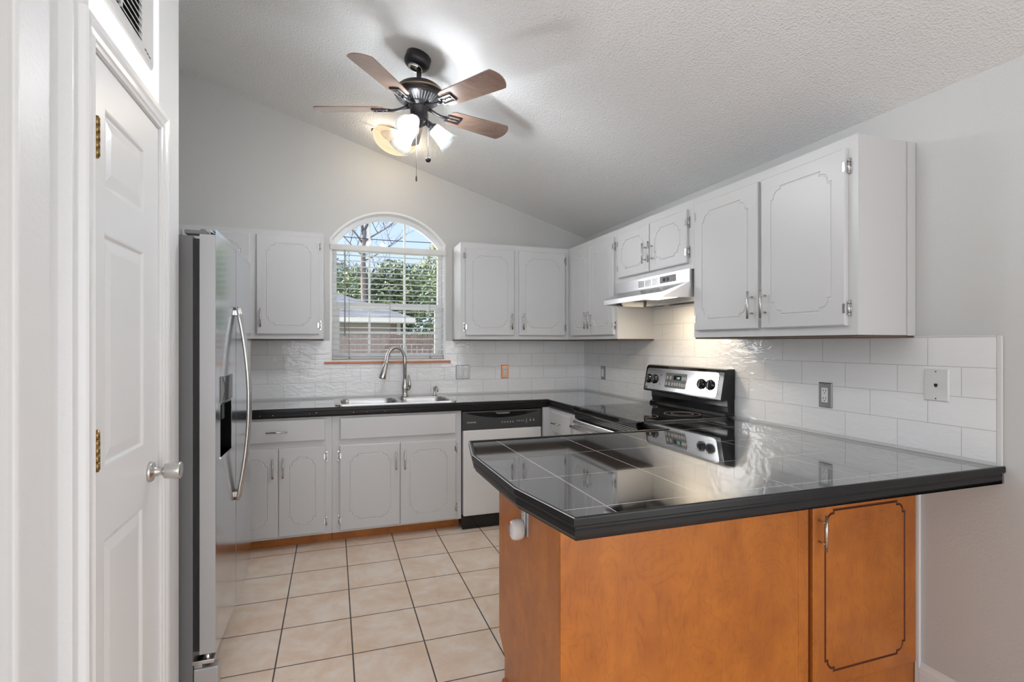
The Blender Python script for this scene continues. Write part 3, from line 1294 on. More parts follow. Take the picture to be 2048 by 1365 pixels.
# upper cabinets on the right wall (local x = -world Y)
t = thing('wall_cabinet', 'white wall cabinet with two narrow doors in the corner, left of the range hood', 'cabinet', (0, 0, 0), RW)
dd = [(.385, .713, 1.408, 2.092), (.716, 1.070, 1.408, 2.092)]
carcass(t, .0015, 1.0995, UZ0, UZ1, .305, under='under', openings=op(dd))
cab_door(t, *dd[0], .305, -1, 1.522, hinges=False)
cab_door(t, *dd[1], .305, 1, 1.522)
t = thing('wall_cabinet', 'short white two-door wall cabinet directly above the range hood', 'cabinet', (0, 0, 0), RW)
dd = [(1.130, 1.508, 1.794, 2.092), (1.516, 1.872, 1.794, 2.092)]
carcass(t, 1.1005, 1.9145, 1.758, UZ1, .305, openings=op(dd))
cab_door(t, *dd[0], .305, -1, 1.908, inset=.05)
cab_door(t, *dd[1], .305, 1, 1.908, inset=.05, hz=(1.855, 2.02))
t = thing('wall_cabinet', 'large white two-door wall cabinet at the near end of the right wall', 'cabinet', (0, 0, 0), RW)
dd = [(1.945, 2.385, 1.414, 2.095), (2.406, 2.823, 1.414, 2.095)]
carcass(t, 1.9155, 2.8608, UZ0, UZ1, .305, under='under', openings=op(dd))
cab_door(t, *dd[0], .305, -1, 1.524)
cab_door(t, *dd[1], .305, 1, 1.524, hz=(1.480, 2.024))
bm = nb()
box(bm, 2.8611, 2.8665, -.045, -.001, UZ0 - .002, UZ1, bev=.0015)
obj('scribe_strip', bm, 'white', t)

# base cabinets on the back wall
BD = .61
t = thing('base_cabinet', 'white base cabinet with one drawer over two doors, beside the fridge', 'cabinet', (0, 0, 0))
dd = [(-2.80, -2.517, .092, .664), (-2.514, -2.228, .092, .664)]
dr = [(-2.80, -2.229, .704, .848)]
carcass(t, -2.835, -2.1865, 0, .862, BD, toe=.077, openings=op(dd) + op(dr))
cab_door(t, *dd[0], BD, -1, .543, inset=.06)
cab_door(t, *dd[1], BD, 1, .543, inset=.06, hz=(.163, .595))
bm = nb()
slab(bm, *dr[0], -BD - .0195, .019)
d = obj('drawer', bm, 'white', t)
bar_handle(d, -2.522, .774, -BD - .0195, False)
t = thing('base_cabinet', 'white two-door sink base cabinet with a plain false drawer front', 'cabinet', (0, 0, 0))
dd = [(-2.139, -1.742, .092, .662), (-1.739, -1.346, .088, .658)]
dr = [(-2.136, -1.346, .70, .846)]
carcass(t, -2.1855, -1.3035, 0, .862, BD, toe=.077, top=False, openings=op(dd) + op(dr))
cab_door(t, *dd[0], BD, -1, .542, inset=.06, hz=(.163, .593))
cab_door(t, *dd[1], BD, 1, .540, inset=.06, hz=(.163, .593))
bm = nb()
slab(bm, *dr[0], -BD - .0195, .019)
obj('false_drawer_front', bm, 'white', t)
# corner base on the right wall: filler + narrow drawer stack
t = thing('base_cabinet', 'narrow white base cabinet with a drawer between dishwasher and range', 'cabinet', (0, 0, 0), RW)
dr = [(.722, 1.045, .694, .840)]
dd = [(.722, 1.045, .092, .662)]
carcass(t, .64, 1.122, 0, .862, .625, toe=.077, openings=op(dr) + op(dd))
bm = nb()
slab(bm, *dr[0], -.625 - .0195, .019)
d = obj('drawer', bm, 'white', t)
bar_handle(d, .850, .764, -.625 - .0195, False)
cab_door(t, *dd[0], .625, 1, .543, inset=.06)
bm = nb()
box(bm, .612, .6395, -.676, -.612, .077, .862)
obj('corner_filler', bm, 'white', t)

# ------------------------------------------------------------------ countertops
CZ = .918
EDGE = [(.016, CZ - .0005), (.012, CZ + .004), (.006, CZ + .0055), (.001, CZ + .004), (0, CZ), (0, CZ - .014), (.003, CZ - .018), (.008, CZ - .020),
        (.008, CZ - .025), (.005, CZ - .029), (.006, CZ - .042), (.012, CZ - .050), (.014, CZ - .056), (.016, CZ - .056)]
t = thing('countertop', 'black tiled L-shaped countertop along the sink wall and corner', 'countertop', (0, 0, 0))
FRY, FRX = -.652, -.645
SX0, SX1, SY0, SY1 = -2.155, -1.335, -.535, -.085      # sink cut-out
bm = nb()


def flat_region(bm, loops, z0, z1):
    A = B = None
    for z in (z0, z1):
        Lz = [[bm.verts.new((x, y, z)) for x, y in lp] for lp in loops]
        fill_loops(bm, Lz)
        if A is None:
            A = Lz
        else:
            B = Lz
    for a, b in zip(A, B):
        n = len(a)
        for i in range(n):
            bm.faces.new((a[i], a[(i + 1) % n], b[(i + 1) % n], b[i]))


def rrect(x0, x1, y0, y1, r, n=6):
    p = []
    for cx, cy, a0 in ((x1 - r, y1 - r, 0), (x0 + r, y1 - r, PI / 2), (x0 + r, y0 + r, PI), (x1 - r, y0 + r, 3 * PI / 2)):
        for i in range(n + 1):
            a = a0 + PI / 2 * i / n
            p.append((cx + r * math.cos(a), cy + r * math.sin(a)))
    return p


o1 = [(-2.835, -.0085), (-2.835, FRY + .0165), (FRX + .0165, FRY + .0165), (FRX + .0165, -1.124), (-.0085, -1.124), (-.0085, -.0085)]
flat_region(bm, [o1, rrect(SX0, SX1, SY0, SY1, .06)], CZ - .054, CZ)
obj('tile_top', bm, 'granite', t)
bm = nb()
sweep(bm, [(-2.835, FRY), (FRX, FRY), (FRX, -1.124)], EDGE, 1)
obj('edge_moulding', bm, 'edge', t)
random.seed(4)
for x in (-2.62, -2.545, -2.325, -2.285, -2.05, -1.965, -1.845):
    bm = nb()
    r_ = random.uniform(.002, .0035)
    lathe(bm, [(r_, 0), (r_ * .6, .0006), (0, .0008)], (x, FRY + .0049, CZ - .030 + random.uniform(-.006, .004)), (0, -1, 0), 7)
    obj('edge_chip', bm, 'chip', t)['label'] = 'small pale chip in the black edge'

t = thing('countertop', 'black tiled peninsula countertop with angled end, overhanging the orange cabinet', 'countertop', (0, 0, 0))
PE = [(FRX + .025, -1.902), (FRX + .025, -2.098), (-1.624, -2.098), (-1.682, -2.385), (-1.680, -2.862), (-1.630, -3.158), (-.001, -3.158)]
bm = nb()


def inset_path(path, o, inward):
    P = [Vector(p) for p in path]
    out = []
    for i in range(len(P)):
        ds = []
        if i > 0:
            ds.append((P[i] - P[i - 1]).normalized())
        if i < len(P) - 1:
            ds.append((P[i + 1] - P[i]).normalized())
        ns = [Vector((-d.y, d.x)) * inward for d in ds]
        b = ns[0] if len(ns) == 1 else (ns[0] + ns[1]).normalized()
        if len(ns) == 2:
            b = b / b.dot(ns[0])
        out.append((P[i].x + b.x * o, P[i].y + b.y * o))
    return out


pin = inset_path(PE, .0165, 1)
flat_region(bm, [pin + [(-.001, -3.153), (-.0105, -3.153), (-.0105, -1.902)]], CZ - .054, CZ)
obj('tile_top', bm, 'granite', t)
bm = nb()
sweep(bm, PE, EDGE, 1)
obj('edge_moulding', bm, 'edge', t)

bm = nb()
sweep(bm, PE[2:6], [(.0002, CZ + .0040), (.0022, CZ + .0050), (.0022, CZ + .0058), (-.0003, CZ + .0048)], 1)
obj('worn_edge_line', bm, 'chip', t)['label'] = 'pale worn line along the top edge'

# ------------------------------------------------------------------ peninsula cabinet
t = thing('peninsula_cabinet', 'orange stained wooden peninsula cabinet under the black countertop', 'cabinet', (0, 0, 0))
PNX, PNY0, PNY1 = -1.536, -2.262, -2.867
bm = nb()
# long back panel facing the camera
box(bm, PNX, -.60, PNY1 + .001, PNY1 + .013, .004, .862)
obj('back_panel', bm, 'wood', t)
bm = nb()
box(bm, PNX + .001, PNX + .022, PNY1 - .0015, PNY1 + .001, .004, .861)
obj('corner_strip', bm, 'wood', t)
bm = nb()
# end panel with the toe kick notch on the kitchen side
prism(bm, [(PNY1 + .0135, .004), (PNY0 - .072, .004), (PNY0 - .072, .105), (PNY0, .165), (PNY0, .862), (PNY1 + .0135, .862)], PNX, PNX + .016, axis='x')
obj('end_panel', bm, 'wood', t)
bm = nb()
box(bm, -.606, -.560, PNY1 - .0005, PNY1 + .018, .004, .862, bev=.001)
box(bm, -.560, -.010, PNY1 + .001, PNY1 + .018, .004, .1)
box(bm, -.020, -.0125, PNY1 + .001, PNY1 + .018, .1, .862)
box(bm, -.560, -.020, PNY1 + .001, PNY1 + .018, .775, .862)
obj('face_frame', bm, 'wood', t)
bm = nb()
box(bm, -.5595, -.5465, PNY1 + .004, PNY1 + .016, .1, .83)  # dark strip fills the gap to imitate shade between frame and door
obj('frame_shadow_gap', bm, 'wood_dark', t)['label'] = 'dark strip painted as shade in the gap beside the door'
bm = nb()
box(bm, PNX + .017, -.011, PNY0 - .02, PNY0 - .004, .1, .862)
obj('kitchen_side_panel', bm, 'white', t)
bm = groove_door(-.546, -.0135, .094, .792, PNY1 - .0105, inset=.051, gm=1, a=.042, inset_r=.0625)
d = obj('door', bm, ['wood', 'wood_dark'], t)
bar_handle(d, -.520, .668, PNY1 - .0105, ln=.130)
bm = nb()
prism(bm, [(PNX - .0005, .0), (PNX - .012, .0), (PNX - .012, .012), (PNX - .008, .02), (PNX - .0005, .022)], PNY1 - .008, PNY0 - .075, axis='y')
obj('shoe_moulding', bm, 'wood', t)

# outlet and plug-in device on the end panel (faces -X: local x = -world Y)
def plate(name, label, loc, rotz, w, h, mat='gunmetal', kind='duplex', cat='outlet', inner='plastic'):
    t = thing(name, label, cat, loc, rotz)
    bm = nb()
    ch = .004
    f = rect(bm, -w / 2 + ch, w / 2 - ch, -h / 2 + ch, h / 2 - ch, -.006)
    m = rect(bm, -w / 2, w / 2, -h / 2, h / 2, -.0025)
    b = rect(bm, -w / 2, w / 2, -h / 2, h / 2, -.0002)
    for A, B in ((f, m), (m, b)):
        for i in range(4):
            bm.faces.new((A[i], A[(i + 1) % 4], B[(i + 1) % 4], B[i]))
    bm.faces.new(f)
    bm.faces.new(b)
    obj('cover_plate', bm, mat, t)
    for z in (-h * .42, h * .42):
        for x in ((-.023, .023) if kind == 'double' else (0,)):
            bm = nb()
            cyl(bm, (x, -.0058, z), (x, -.0072, z), .003, 10)
            obj('screw', bm, 'chrome', t)
    xs = (-.0235, .0235) if kind == 'double' else (0,)
    if kind == 'duplex':
        bm = nb()
        box(bm, -.0165, .0165, -.0085, -.0062, -.034, .034, bev=.001)
        obj('socket', bm, inner, t)
        bm = nb()
        for z in (-.018, .018):
            for x in (-.0065, .0065):
                box(bm, x - .0011, x + .0011, -.0092, -.0084, z - .001, z + .008)
            cyl(bm, (0, -.0092, z - .008), (0, -.0084, z - .008), .0025, 8)
        obj('socket_slots', bm, 'slot', t)
    elif kind in ('double', 'rocker'):
        for x in xs:
            bm = nb()
            vs = box(bm, x - .0165, x + .0165, -.010, -.0062, -.033, .033, bev=.001)
            obj('rocker_switch', bm, inner, t)
    elif kind == 'phone':
        bm = nb()
        box(bm, -.006, .006, -.0068, -.0058, -.0045, .0055)
        box(bm, -.0035, .0035, -.0068, -.0058, -.008, -.0045)
        obj('jack', bm, 'slot', t)
    return t


plate('light_switch', 'polished double rocker switch on the backsplash right of the sink', (-1.149, -.0082, 1.105), 0, .116, .116, 'mirrorplate', 'double', 'switch')
plate('wall_outlet', 'outlet with a copper-coloured plate on the back wall backsplash', (-.774, -.0082, 1.103), 0, .068, .116, 'copper', 'duplex')
plate('light_switch', 'single pewter switch plate on the backsplash near the corner, left of the range', (-.0082, -.361, 1.097), RW, .070, .116, 'gunmetal', 'rocker', 'switch')
plate('wall_outlet', 'white outlet in a pewter plate on the right wall backsplash, right of the range', (-.0082, -2.475, 1.105), RW, .070, .116, 'gunmetal', 'duplex')
plate('phone_jack', 'white phone jack plate on the backsplash near its right end', (-.0082, -2.947, 1.187), RW, .088, .122, 'plastic', 'phone', 'phone jack')
EPY = -2.57
plate('wall_outlet', 'outlet in a steel plate on the end of the orange peninsula', (PNX - .0002, EPY, .728), RW, .07, .116, 'mirrorplate', 'duplex')
t = thing('air_freshener', 'round white plug-in air freshener in the outlet on the peninsula end', 'air freshener', (PNX - .0088, EPY + .002, .690), RW)
bm = nb()
bmesh_prof = [(.0, -.0005), (.024, -.0005), (.029, -.006), (.031, -.02), (.030, -.034), (.026, -.042), (.018, -.046), (0, -.047)]
lathe(bm, [(r_, -h_) for r_, h_ in bmesh_prof], (0, 0, 0), (0, -1, 0), 28)
for v in bm.verts:
    v.co.z *= 1.18
obj('housing', bm, 'plastic', t, smooth=True)
bm = nb()
for k in range(6):
    z = -.014 + k * .0065
    w = math.sqrt(max(.0001, .026 ** 2 - (z / 1.18) ** 2)) * .8
    box(bm, -w, w * .1, -.0468, -.043, z, z + .0022)
obj('vent_slots', bm, 'grey_mid', t)
bm = nb()
box(bm, -.006, .004, -.0452, -.041, .026, .0305, bev=.001)
obj('indicator_light', bm, 'pink', t)['label'] = 'pink indicator light'

# ------------------------------------------------------------------ sink, faucet, soap dispenser
t = thing('kitchen_sink', 'stainless steel double bowl sink set in the black countertop', 'sink', (0, 0, 0))
bm = nb()
OUT = rrect(-2.170, -1.312, -.548, -.066, .05, 6)
B1 = rrect(-2.128, -1.735, -.520, -.150, .075, 6)
B2 = rrect(-1.705, -1.352, -.520, -.150, .075, 6)


def lp3(bm, lp, z):
    return [bm.verts.new((x, y, z)) for x, y in lp]


def offs(lp, c, k, d):
    return [(c[0] + (x - c[0]) * k, c[1] + (y - c[1]) * k) for x, y in lp]


cz_ = CZ + .0005
e0 = lp3(bm, OUT, cz_)
ctr = (-1.741, -.307)
e1 = lp3(bm, offs(OUT, ctr, .996, 0), CZ + .007)
e2 = lp3(bm, offs(OUT, ctr, .984, 0), CZ + .006)
for A, Bb in ((e0, e1), (e1, e2)):
    n = len(A)
    for i in range(n):
        bm.faces.new((A[i], A[(i + 1) % n], Bb[(i + 1) % n], Bb[i]))
h1, h2 = lp3(bm, B1, CZ + .006), lp3(bm, B2, CZ + .006)
fill_loops(bm, [e2, h1, h2])
obj('rim', bm, 'steel_h', t)
for nm, lp, c in (('bowl', B1, (-1.9315, -.335)), ('bowl', B2, (-1.5285, -.335))):
    bm = nb()
    rs = [lp3(bm, offs(lp, c, k, 0), z) for k, z in ((1, CZ + .0055), (.985, CZ - .003), (.97, CZ - .02), (.94, CZ - .15), (.88, CZ - .172), (.6, CZ - .178), (.1, CZ - .182))]
    for A, Bb in zip(rs, rs[1:]):
        n = len(A)
        for i in range(n):
            f = bm.faces.new((A[i], A[(i + 1) % n], Bb[(i + 1) % n], Bb[i]))
            f.smooth = True
    bm.faces.new(rs[-1])
    bw = obj(nm, bm, 'steel', t)
    bm = nb()
    lathe(bm, [(.042, .002), (.036, .0035), (.03, .001), (0, .001)], (c[0], c[1], CZ - .181), (0, 0, 1), 20)
    obj('drain', bm, 'chrome', bw)

t = thing('kitchen_faucet', 'tall brushed nickel gooseneck faucet with pull-down spray head', 'faucet', (-1.642, -.108, CZ + .0065))
bm = nb()
lathe(bm, [(.030, 0), (.030, .006), (.024, .012), (.022, .03), (.024, .055), (.026, .075), (.022, .105), (.0165, .128), (.0155, .14)], n=22)
obj('base_body', bm, 'nickel', t)
bm = nb()
pts = [(0, 0, .135), (0, 0, .285)]
for i in range(1, 15):
    a = PI * i / 15
    pts.append((-.072 + .072 * math.cos(a), -.028 * (1 - math.cos(a)), .285 + .105 * math.sin(a)))
pts += [(-.146, -.058, .275), (-.152, -.06, .26)]
tube(bm, pts, [.0145] * 2 + [.014] * (len(pts) - 2), 14)
obj('spout', bm, 'nickel', t)
bm = nb()
tube(bm, [(-.150, -.059, .268), (-.153, -.0605, .258), (-.168, -.066, .20), (-.180, -.071, .155), (-.1815, -.0715, .15)], [.0145, .0175, .0215, .0275, .0255], 18)
sh = obj('spray_head', bm, 'nickel', t)
bm = nb()
lathe(bm, [(.0225, 0), (.02, .0015), (0, .002)], (-.1815, -.0715, .1505), (-.22, -.07, -.97), 18)
obj('spray_face', bm, 'grey_plastic', sh)
bm = nb()
tube(bm, [(.012, -.01, .062), (.026, -.022, .066), (.034, -.030, .075)], [.014, .016, .012], 14)
tube(bm, [(.033, -.029, .072), (.033, -.026, .10), (.028, -.02, .15), (.026, -.018, .172)], [.013, .0125, .0095, .005], 12)
obj('lever', bm, 'nickel', t)

t = thing('soap_dispenser', 'short chrome side sprayer on the back right of the sink', 'soap dispenser', (-1.402, -.100, CZ + .0065))
bm = nb()
lathe(bm, [(.019, 0), (.019, .004), (.013, .008), (.0105, .02), (.0105, .055), (.013, .062), (.011, .07), (.0, .073)], n=16)
obj('stem', bm, 'nickel', t)
bm = nb()
tube(bm, [(0, 0, .066), (.010, -.012, .070), (.018, -.024, .062), (.019, -.026, .03)], [.009, .009, .008, .006], 10)
obj('nozzle', bm, 'nickel', t)

# ------------------------------------------------------------------ dishwasher
t = thing('dishwasher', 'stainless dishwasher with black control panel under the counter, near the corner', 'dishwasher', (0, 0, 0))
DX0, DX1 = -1.2985, -.688
bm = nb()
box(bm, DX0 + .004, DX1 - .004, -.585, -.03, .10, .855)
obj('tub_body', bm, 'blackm', t)
bm = nb()
box(bm, DX0 + .006, DX1 - .001, -.636, -.586, .098, .716, bev=.004)
obj('door_panel', bm, 'dwsteel', t)
bm = nb()
box(bm, DX0, DX1, -.634, -.586, .7185, .852, bev=.003)
cp = obj('control_panel', bm, 'grey_plastic', t)
bm = nb()   # curved pocket handle
up, dn = [], []
for i in range(17):
    u = -1 + 2 * i / 16
    x = (DX0 + DX1) / 2 + u * .275
    up.append((x, .843 - .002 * (1 - u * u)))
    dn.append((x, .838 - .037 * (1 - u * u)))
prism(bm, up + dn[::-1], -.6348, -.630, axis='y')
obj('pocket_handle', bm, 'black', cp)
bm = nb()
prism(bm, [(-1.05, .838), (-.94, .838), (-.945, .831), (-.96, .827), (-1.03, .827), (-1.045, .831)], -.6400, -.6345, axis='y')
obj('latch', bm, 'grey_mid', cp)
text_mesh('lettering', 'FRIGIDAIRE', .0135, 'pale', cp, (-1.232, -.6345, .768))
bm = nb()
for k in range(5):
    x = -1.005 + k * .021
    box(bm, x, x + .012, -.6346, -.6338, .7665, .7685)
    cyl(bm, (x + .006, -.6346, .7625), (x + .006, -.6338, .7625), .003, 8)
for k in range(4):
    x = -.885 + k * .016
    box(bm, x, x + .009, -.6346, -.6338, .771, .773)
    cyl(bm, (x + .005, -.6346, .767), (x + .005, -.6338, .767), .0025, 8)
for k in range(4):
    box(bm, -.815, -.801, -.6346, -.6338, .752 + k * .009, .7535 + k * .009)
for x in (-.777, -.750):
    box(bm, x - .006, x + .006, -.6346, -.6338, .778, .7795)
    cyl(bm, (x, -.6346, .769), (x, -.6338, .769), .0048, 12)
obj('button_markings', bm, 'pale', cp)
bm = nb()
box(bm, DX0 - .001, DX1, -.628, -.588, .003, .096, bev=.003)
obj('toe_panel', bm, 'black', t)

# ------------------------------------------------------------------ range (right wall: local x = -world Y, local y = world X)
t = thing('kitchen_range', 'black and stainless electric range with glass cooktop against the right wall', 'range', (0, 0, 0), RW)
RX0, RX1 = 1.128, 1.897
RF = -.633
bm = nb()
box(bm, RX0 + .004, RX1 - .004, RF + .03, -.03, .03, .905)
for x in (RX0 + .05, RX1 - .05):
    for y in (RF + .08, -.08):
        cyl(bm, (x, y, 0.0005), (x, y, .031), .018, 10)
obj('range_body', bm, 'blackm', t)
bm = nb()
box(bm, RX0, RX1, RF - .022, -.062, .9065, .928, bev=.004)
# front lip rolls over the edge
box(bm, RX0, RX1, RF - .024, RF + .01, .892, .930, bev=.006, seg=3)
ct = obj('cooktop', bm, 'ceran', t)
for (x, y, r_) in ((1.32, -.49, .105), (1.70, -.49, .085), (1.32, -.22, .075), (1.70, -.22, .105)):
    bm = nb()
    for ra in (r_, r_ * .62):
        lathe(bm, [(ra, 0), (ra, .0006), (ra - .0035, .0006), (ra - .0035, 0)], (x, y, .9281), (0, 0, 1), 40, cap=False)
    obj('burner_ring', bm, 'grey_mid', ct)
# oven door
bm = nb()
box(bm, RX0 + .003, RX1 - .003, RF - .016, RF + .03, .845, .889, bev=.003)
for z in (.858, .868, .877):
    box(bm, RX0 + .012, RX1 - .012, RF - .0185, RF - .015, z, z + .0022, 1)
obj('vent_trim', bm, ['black', 'chrome'], t)
bm = nb()
box(bm, RX0 + .003, RX1 - .003, RF - .03, RF + .028, .21, .842, bev=.006)
od = obj('oven_door', bm, 'steel_h', t)
bm = nb()
box(bm, RX0 + .11, RX1 - .11, RF - .0315, RF - .029, .36, .66, bev=.001)
obj('door_window', bm, 'black', od)
bm = nb()
hz_ = .80
tube(bm, [(RX0 + .03, RF - .03, hz_), (RX0 + .035, RF - .055, hz_), (RX0 + .06, RF - .070, hz_), (RX1 - .06, RF - .070, hz_), (RX1 - .035, RF - .055, hz_), (RX1 - .03, RF - .03, hz_)], .0125, 14)
obj('oven_handle', bm, 'nickel', od)
bm = nb()
box(bm, RX0 + .003, RX1 - .003, RF - .028, RF + .028, .05, .205, bev=.006)
obj('storage_drawer', bm, 'steel_h', t)
# backguard: leaning control panel on a black neck
bm = nb()
prism(bm, [(-.010, .929), (-.080, .929), (-.072, .945), (-.054, .955), (-.060, .985), (-.062, 1.035), (-.010, 1.035)], RX0 + .020, RX1 - .004, axis='x')
for v in bm.verts:
    pass
obj('backguard_neck', bm, 'black', t)
bm = nb()
GZ0, GZ1 = 1.018, 1.198
B0, B1 = -.112, -.084
gp = [(-.012, GZ0 + .006), (B0 + .010, GZ0), (B0, GZ0 + .008), (B1, GZ1 - .018), (B1 + .012, GZ1 - .004), (B1 + .03, GZ1), (-.012, GZ1)]
prism(bm, gp, RX0 - .002, RX1 + .001, axis='x')
es = [e for e in bm.edges if e.calc_length() < .3 or True]
bmesh.ops.bevel(bm, geom=[e for e in bm.edges if len(e.link_faces) == 2 and e.calc_face_angle() > .3], offset=.005, segments=2, affect='EDGES')
bg = obj('control_panel', bm, 'black', t)
# leaning face frame: origin on the face centre, u along x, v up the slope
sl = Vector((0, B1 - B0, (GZ1 - .018) - (GZ0 + .008)))
FH = sl.length
vdir = sl.normalized()
ndir = Vector((0, -vdir.z, vdir.y))      # out of the face
FC = Vector(((RX0 + RX1) / 2, (B0 + B1) / 2, (GZ0 + .008 + GZ1 - .018) / 2))


def face_pt(u, v, h):
    return FC + Vector((1, 0, 0)) * u + vdir * v + ndir * h


def face_box(bm, u0, u1, v0, v1, h0, h1, mi=0, bev=0.):
    vs = box(bm, u0, u1, v0, v1, h0, h1, mi, bev)
    return vs


def to_face(bm, verts=None):
    for v in (verts or bm.verts):
        v.co = face_pt(v.co.x, v.co.y, v.co.z)


W2 = (RX1 - RX0) / 2
bm = nb()
prism(bm, rrect(-W2 + .016, W2 - .036, -FH / 2 + .008, FH / 2 - .004, .02, 5), -.002, .0022)
to_face(bm)
sp_ = obj('stainless_face', bm, 'steel_panel', bg)
bm = nb()
prism(bm, rrect(-.145, .067, -.046, .050, .009, 4), .0018, .0042)
to_face(bm)
disp = obj('touch_display', bm, 'grey_plastic', bg)
bm = nb()
prism(bm, rrect(-.150, .072, -.051, .055, .011, 4), .0018, .0032)
to_face(bm)
obj('display_bezel', bm, 'chrome', bg)
bm = nb()
kz_ = [(-.125, .018), (-.092, .018), (-.130, -.022), (-.098, -.022), (-.066, -.022), (-.040, -.022), (-.016, -.022), (.010, -.022), (.034, .018), (.056, .018), (.034, -.024), (.056, -.024)]
for (u, v) in kz_:
    box(bm, u - .009, u + .009, v - .010, v + .012, .0038, .0048, bev=.002, seg=1)
to_face(bm)
obj('touch_keys', bm, 'key', bg)
bm = nb()
box(bm, -.06, .015, .006, .036, .0038, .0046)
to_face(bm)
obj('clock_window', bm, 'black', bg)
tx = text_mesh('clock_digits', '1:00', .020, 'led', bg, (0, 0, 0), (0, 0, 0), .0002)
tx.matrix_local = Matrix.Translation(face_pt(-.014, .013, .0052)) @ Matrix((( 1, 0, 0), (0, vdir.y, ndir.y), (0, vdir.z, ndir.z))).to_4x4()
for u in (-.338, -.268, .210, .287):
    bm = nb()
    lathe(bm, [(.032, .0), (.032, .003), (.0295, .005), (.0285, .013), (.025, .0155), (0, .016)], (0, 0, .002), (0, 0, 1), 26)
    vs = box(bm, -.005, .005, -.026, .026, .012, .0225, bev=.0025)
    to_face(bm)
    for v in bm.verts:
        v.co += Vector((u, 0, 0)) + vdir * .0
    kn = obj('burner_knob', bm, 'black', bg)
    bm = nb()
    box(bm, -.001, .001, .008, .022, .0223, .0230)
    box(bm, -.012, .012, -.047, -.0455, .0021, .0026)
    box(bm, -.012, .012, .0405, .042, .0021, .0026)
    to_face(bm)
    for v in bm.verts:
        v.co += Vector((u, 0, 0))
    obj('knob_marking', bm, 'grey_mid', kn)
bm = nb()
for (u, v) in ((-.200, .030), (-.206, -.030)):
    lathe(bm, [(.0035, .002), (.0035, .0034), (0, .0036)], (u, v, 0), (0, 0, 1), 10)
to_face(bm)
obj('indicator_dots', bm, 'slot', bg)
bm = nb()
lathe(bm, [(.0105, .002), (.0105, .0034), (.0085, .0036), (.0085, .0024), (0, .0024)], (-.352, -.062, 0), (0, 0, 1), 20)
tube(bm, [(-.357, -.062, .003), (-.352, -.058, .003), (-.348, -.064, .003), (-.355, -.066, .003)], .0008, 5)
to_face(bm)
obj('round_emblem', bm, 'grey_mid', bg)

# ------------------------------------------------------------------ range hood
t = thing('range_hood', 'stainless under-cabinet range hood with a lit lamp above the range', 'range hood', (0, 0, 0), RW)
HX0, HX1 = 1.125, 1.905
bm = nb()
HT, HM, HB = 1.7575, 1.688, 1.602
yb, yp, yl = -.0095, -.327, -.462
tw = .065


def hood_pts(y, xin, z):
    return (HX0 + xin, HX1 - xin, y, z)


# shell: top, front panel, slope, lip, sides
V = {}


def hv(k, x, y, z):
    V[k] = bm.verts.new((x, y, z))


for s, x0_, in (('l', HX0), ('r', HX1)):
    sg = 1 if s == 'l' else -1
    hv(s + 'tb', x0_, yb, HT)
    hv(s + 'tp', x0_, yp, HT)
    hv(s + 'mp', x0_, yp, HM)
    hv(s + 'lt', x0_ + sg * tw, yl, 1.632)
    hv(s + 'lb', x0_ + sg * tw, yl, HB)
    hv(s + 'bb', x0_, yb, HB)
    hv(s + 'bp', x0_, yp + .05, HB)
for a in (('ltb', 'ltp', 'rtp', 'rtb'), ('ltp', 'lmp', 'rmp', 'rtp'), ('lmp', 'llt', 'rlt', 'rmp'), ('llt', 'llb', 'rlb', 'rlt'),
          ('ltb', 'lbb', 'lbp', 'lmp', 'ltp'), ('lmp', 'lbp', 'llb', 'llt'), ('rtb', 'rtp', 'rmp', 'rbp', 'rbb'), ('rmp', 'rlt', 'rlb', 'rbp'), ('ltb', 'rtb', 'rbb', 'lbb')):
    bm.faces.new([V[k] for k in a])
hd = obj('hood_shell', bm, 'steel_h', t)
mod = hd.modifiers.new('thickness', 'SOLIDIFY')
mod.thickness = .0015
bm = nb()
box(bm, HX0 + .05, HX1 - .05, -.36, -.012, 1.640, 1.645)
obj('filter_pan', bm, 'steel', t)
bm = nb()
box(bm, HX0 + .02, HX1 - .02, -.1, -.0955, 1.603, 1.64)
obj('inner_baffle', bm, 'steel', t)
bm = nb()
box(bm, 1.50, 1.70, -.36, -.25, 1.618, 1.6395, bev=.004)
obj('lamp_lens', bm, 'lens', t)
bm = nb()
for g in range(3):
    for k in range(7):
        x = 1.40 + g * .075
        box(bm, x, x + .062, yp - .0015, yp + .0005, 1.703 + k * .0058, 1.7055 + k * .0058)
obj('vent_slots', bm, 'slot', t)
bm = nb()
box(bm, 1.632, 1.782, yp - .003, yp + .0005, 1.703, 1.744)
sw = obj('switch_panel', bm, 'grey_mid', t)
for x in (1.665, 1.70):
    bm = nb()
    box(bm, x, x + .022, yp - .006, yp - .0028, 1.712, 1.733, bev=.002)
    obj('rocker_switch', bm, 'blackm', sw)
light('hood_lamp', 'AREA', (-.30, -1.60, 1.612), 2.2, (1, .82, .58), .16, .09, rot=(0, 0, 0))

# ------------------------------------------------------------------ refrigerator (faces +X: local x = world Y, local y = -world X)
t = thing('refrigerator', 'tall stainless side-by-side refrigerator with dark grey sides and ice dispenser', 'refrigerator', (0, 0, 0), PI / 2)
FY0, FY1 = -2.092, -1.185


def fx(y):
    return -2.588 - .045 * (y + 1.70) ** 2


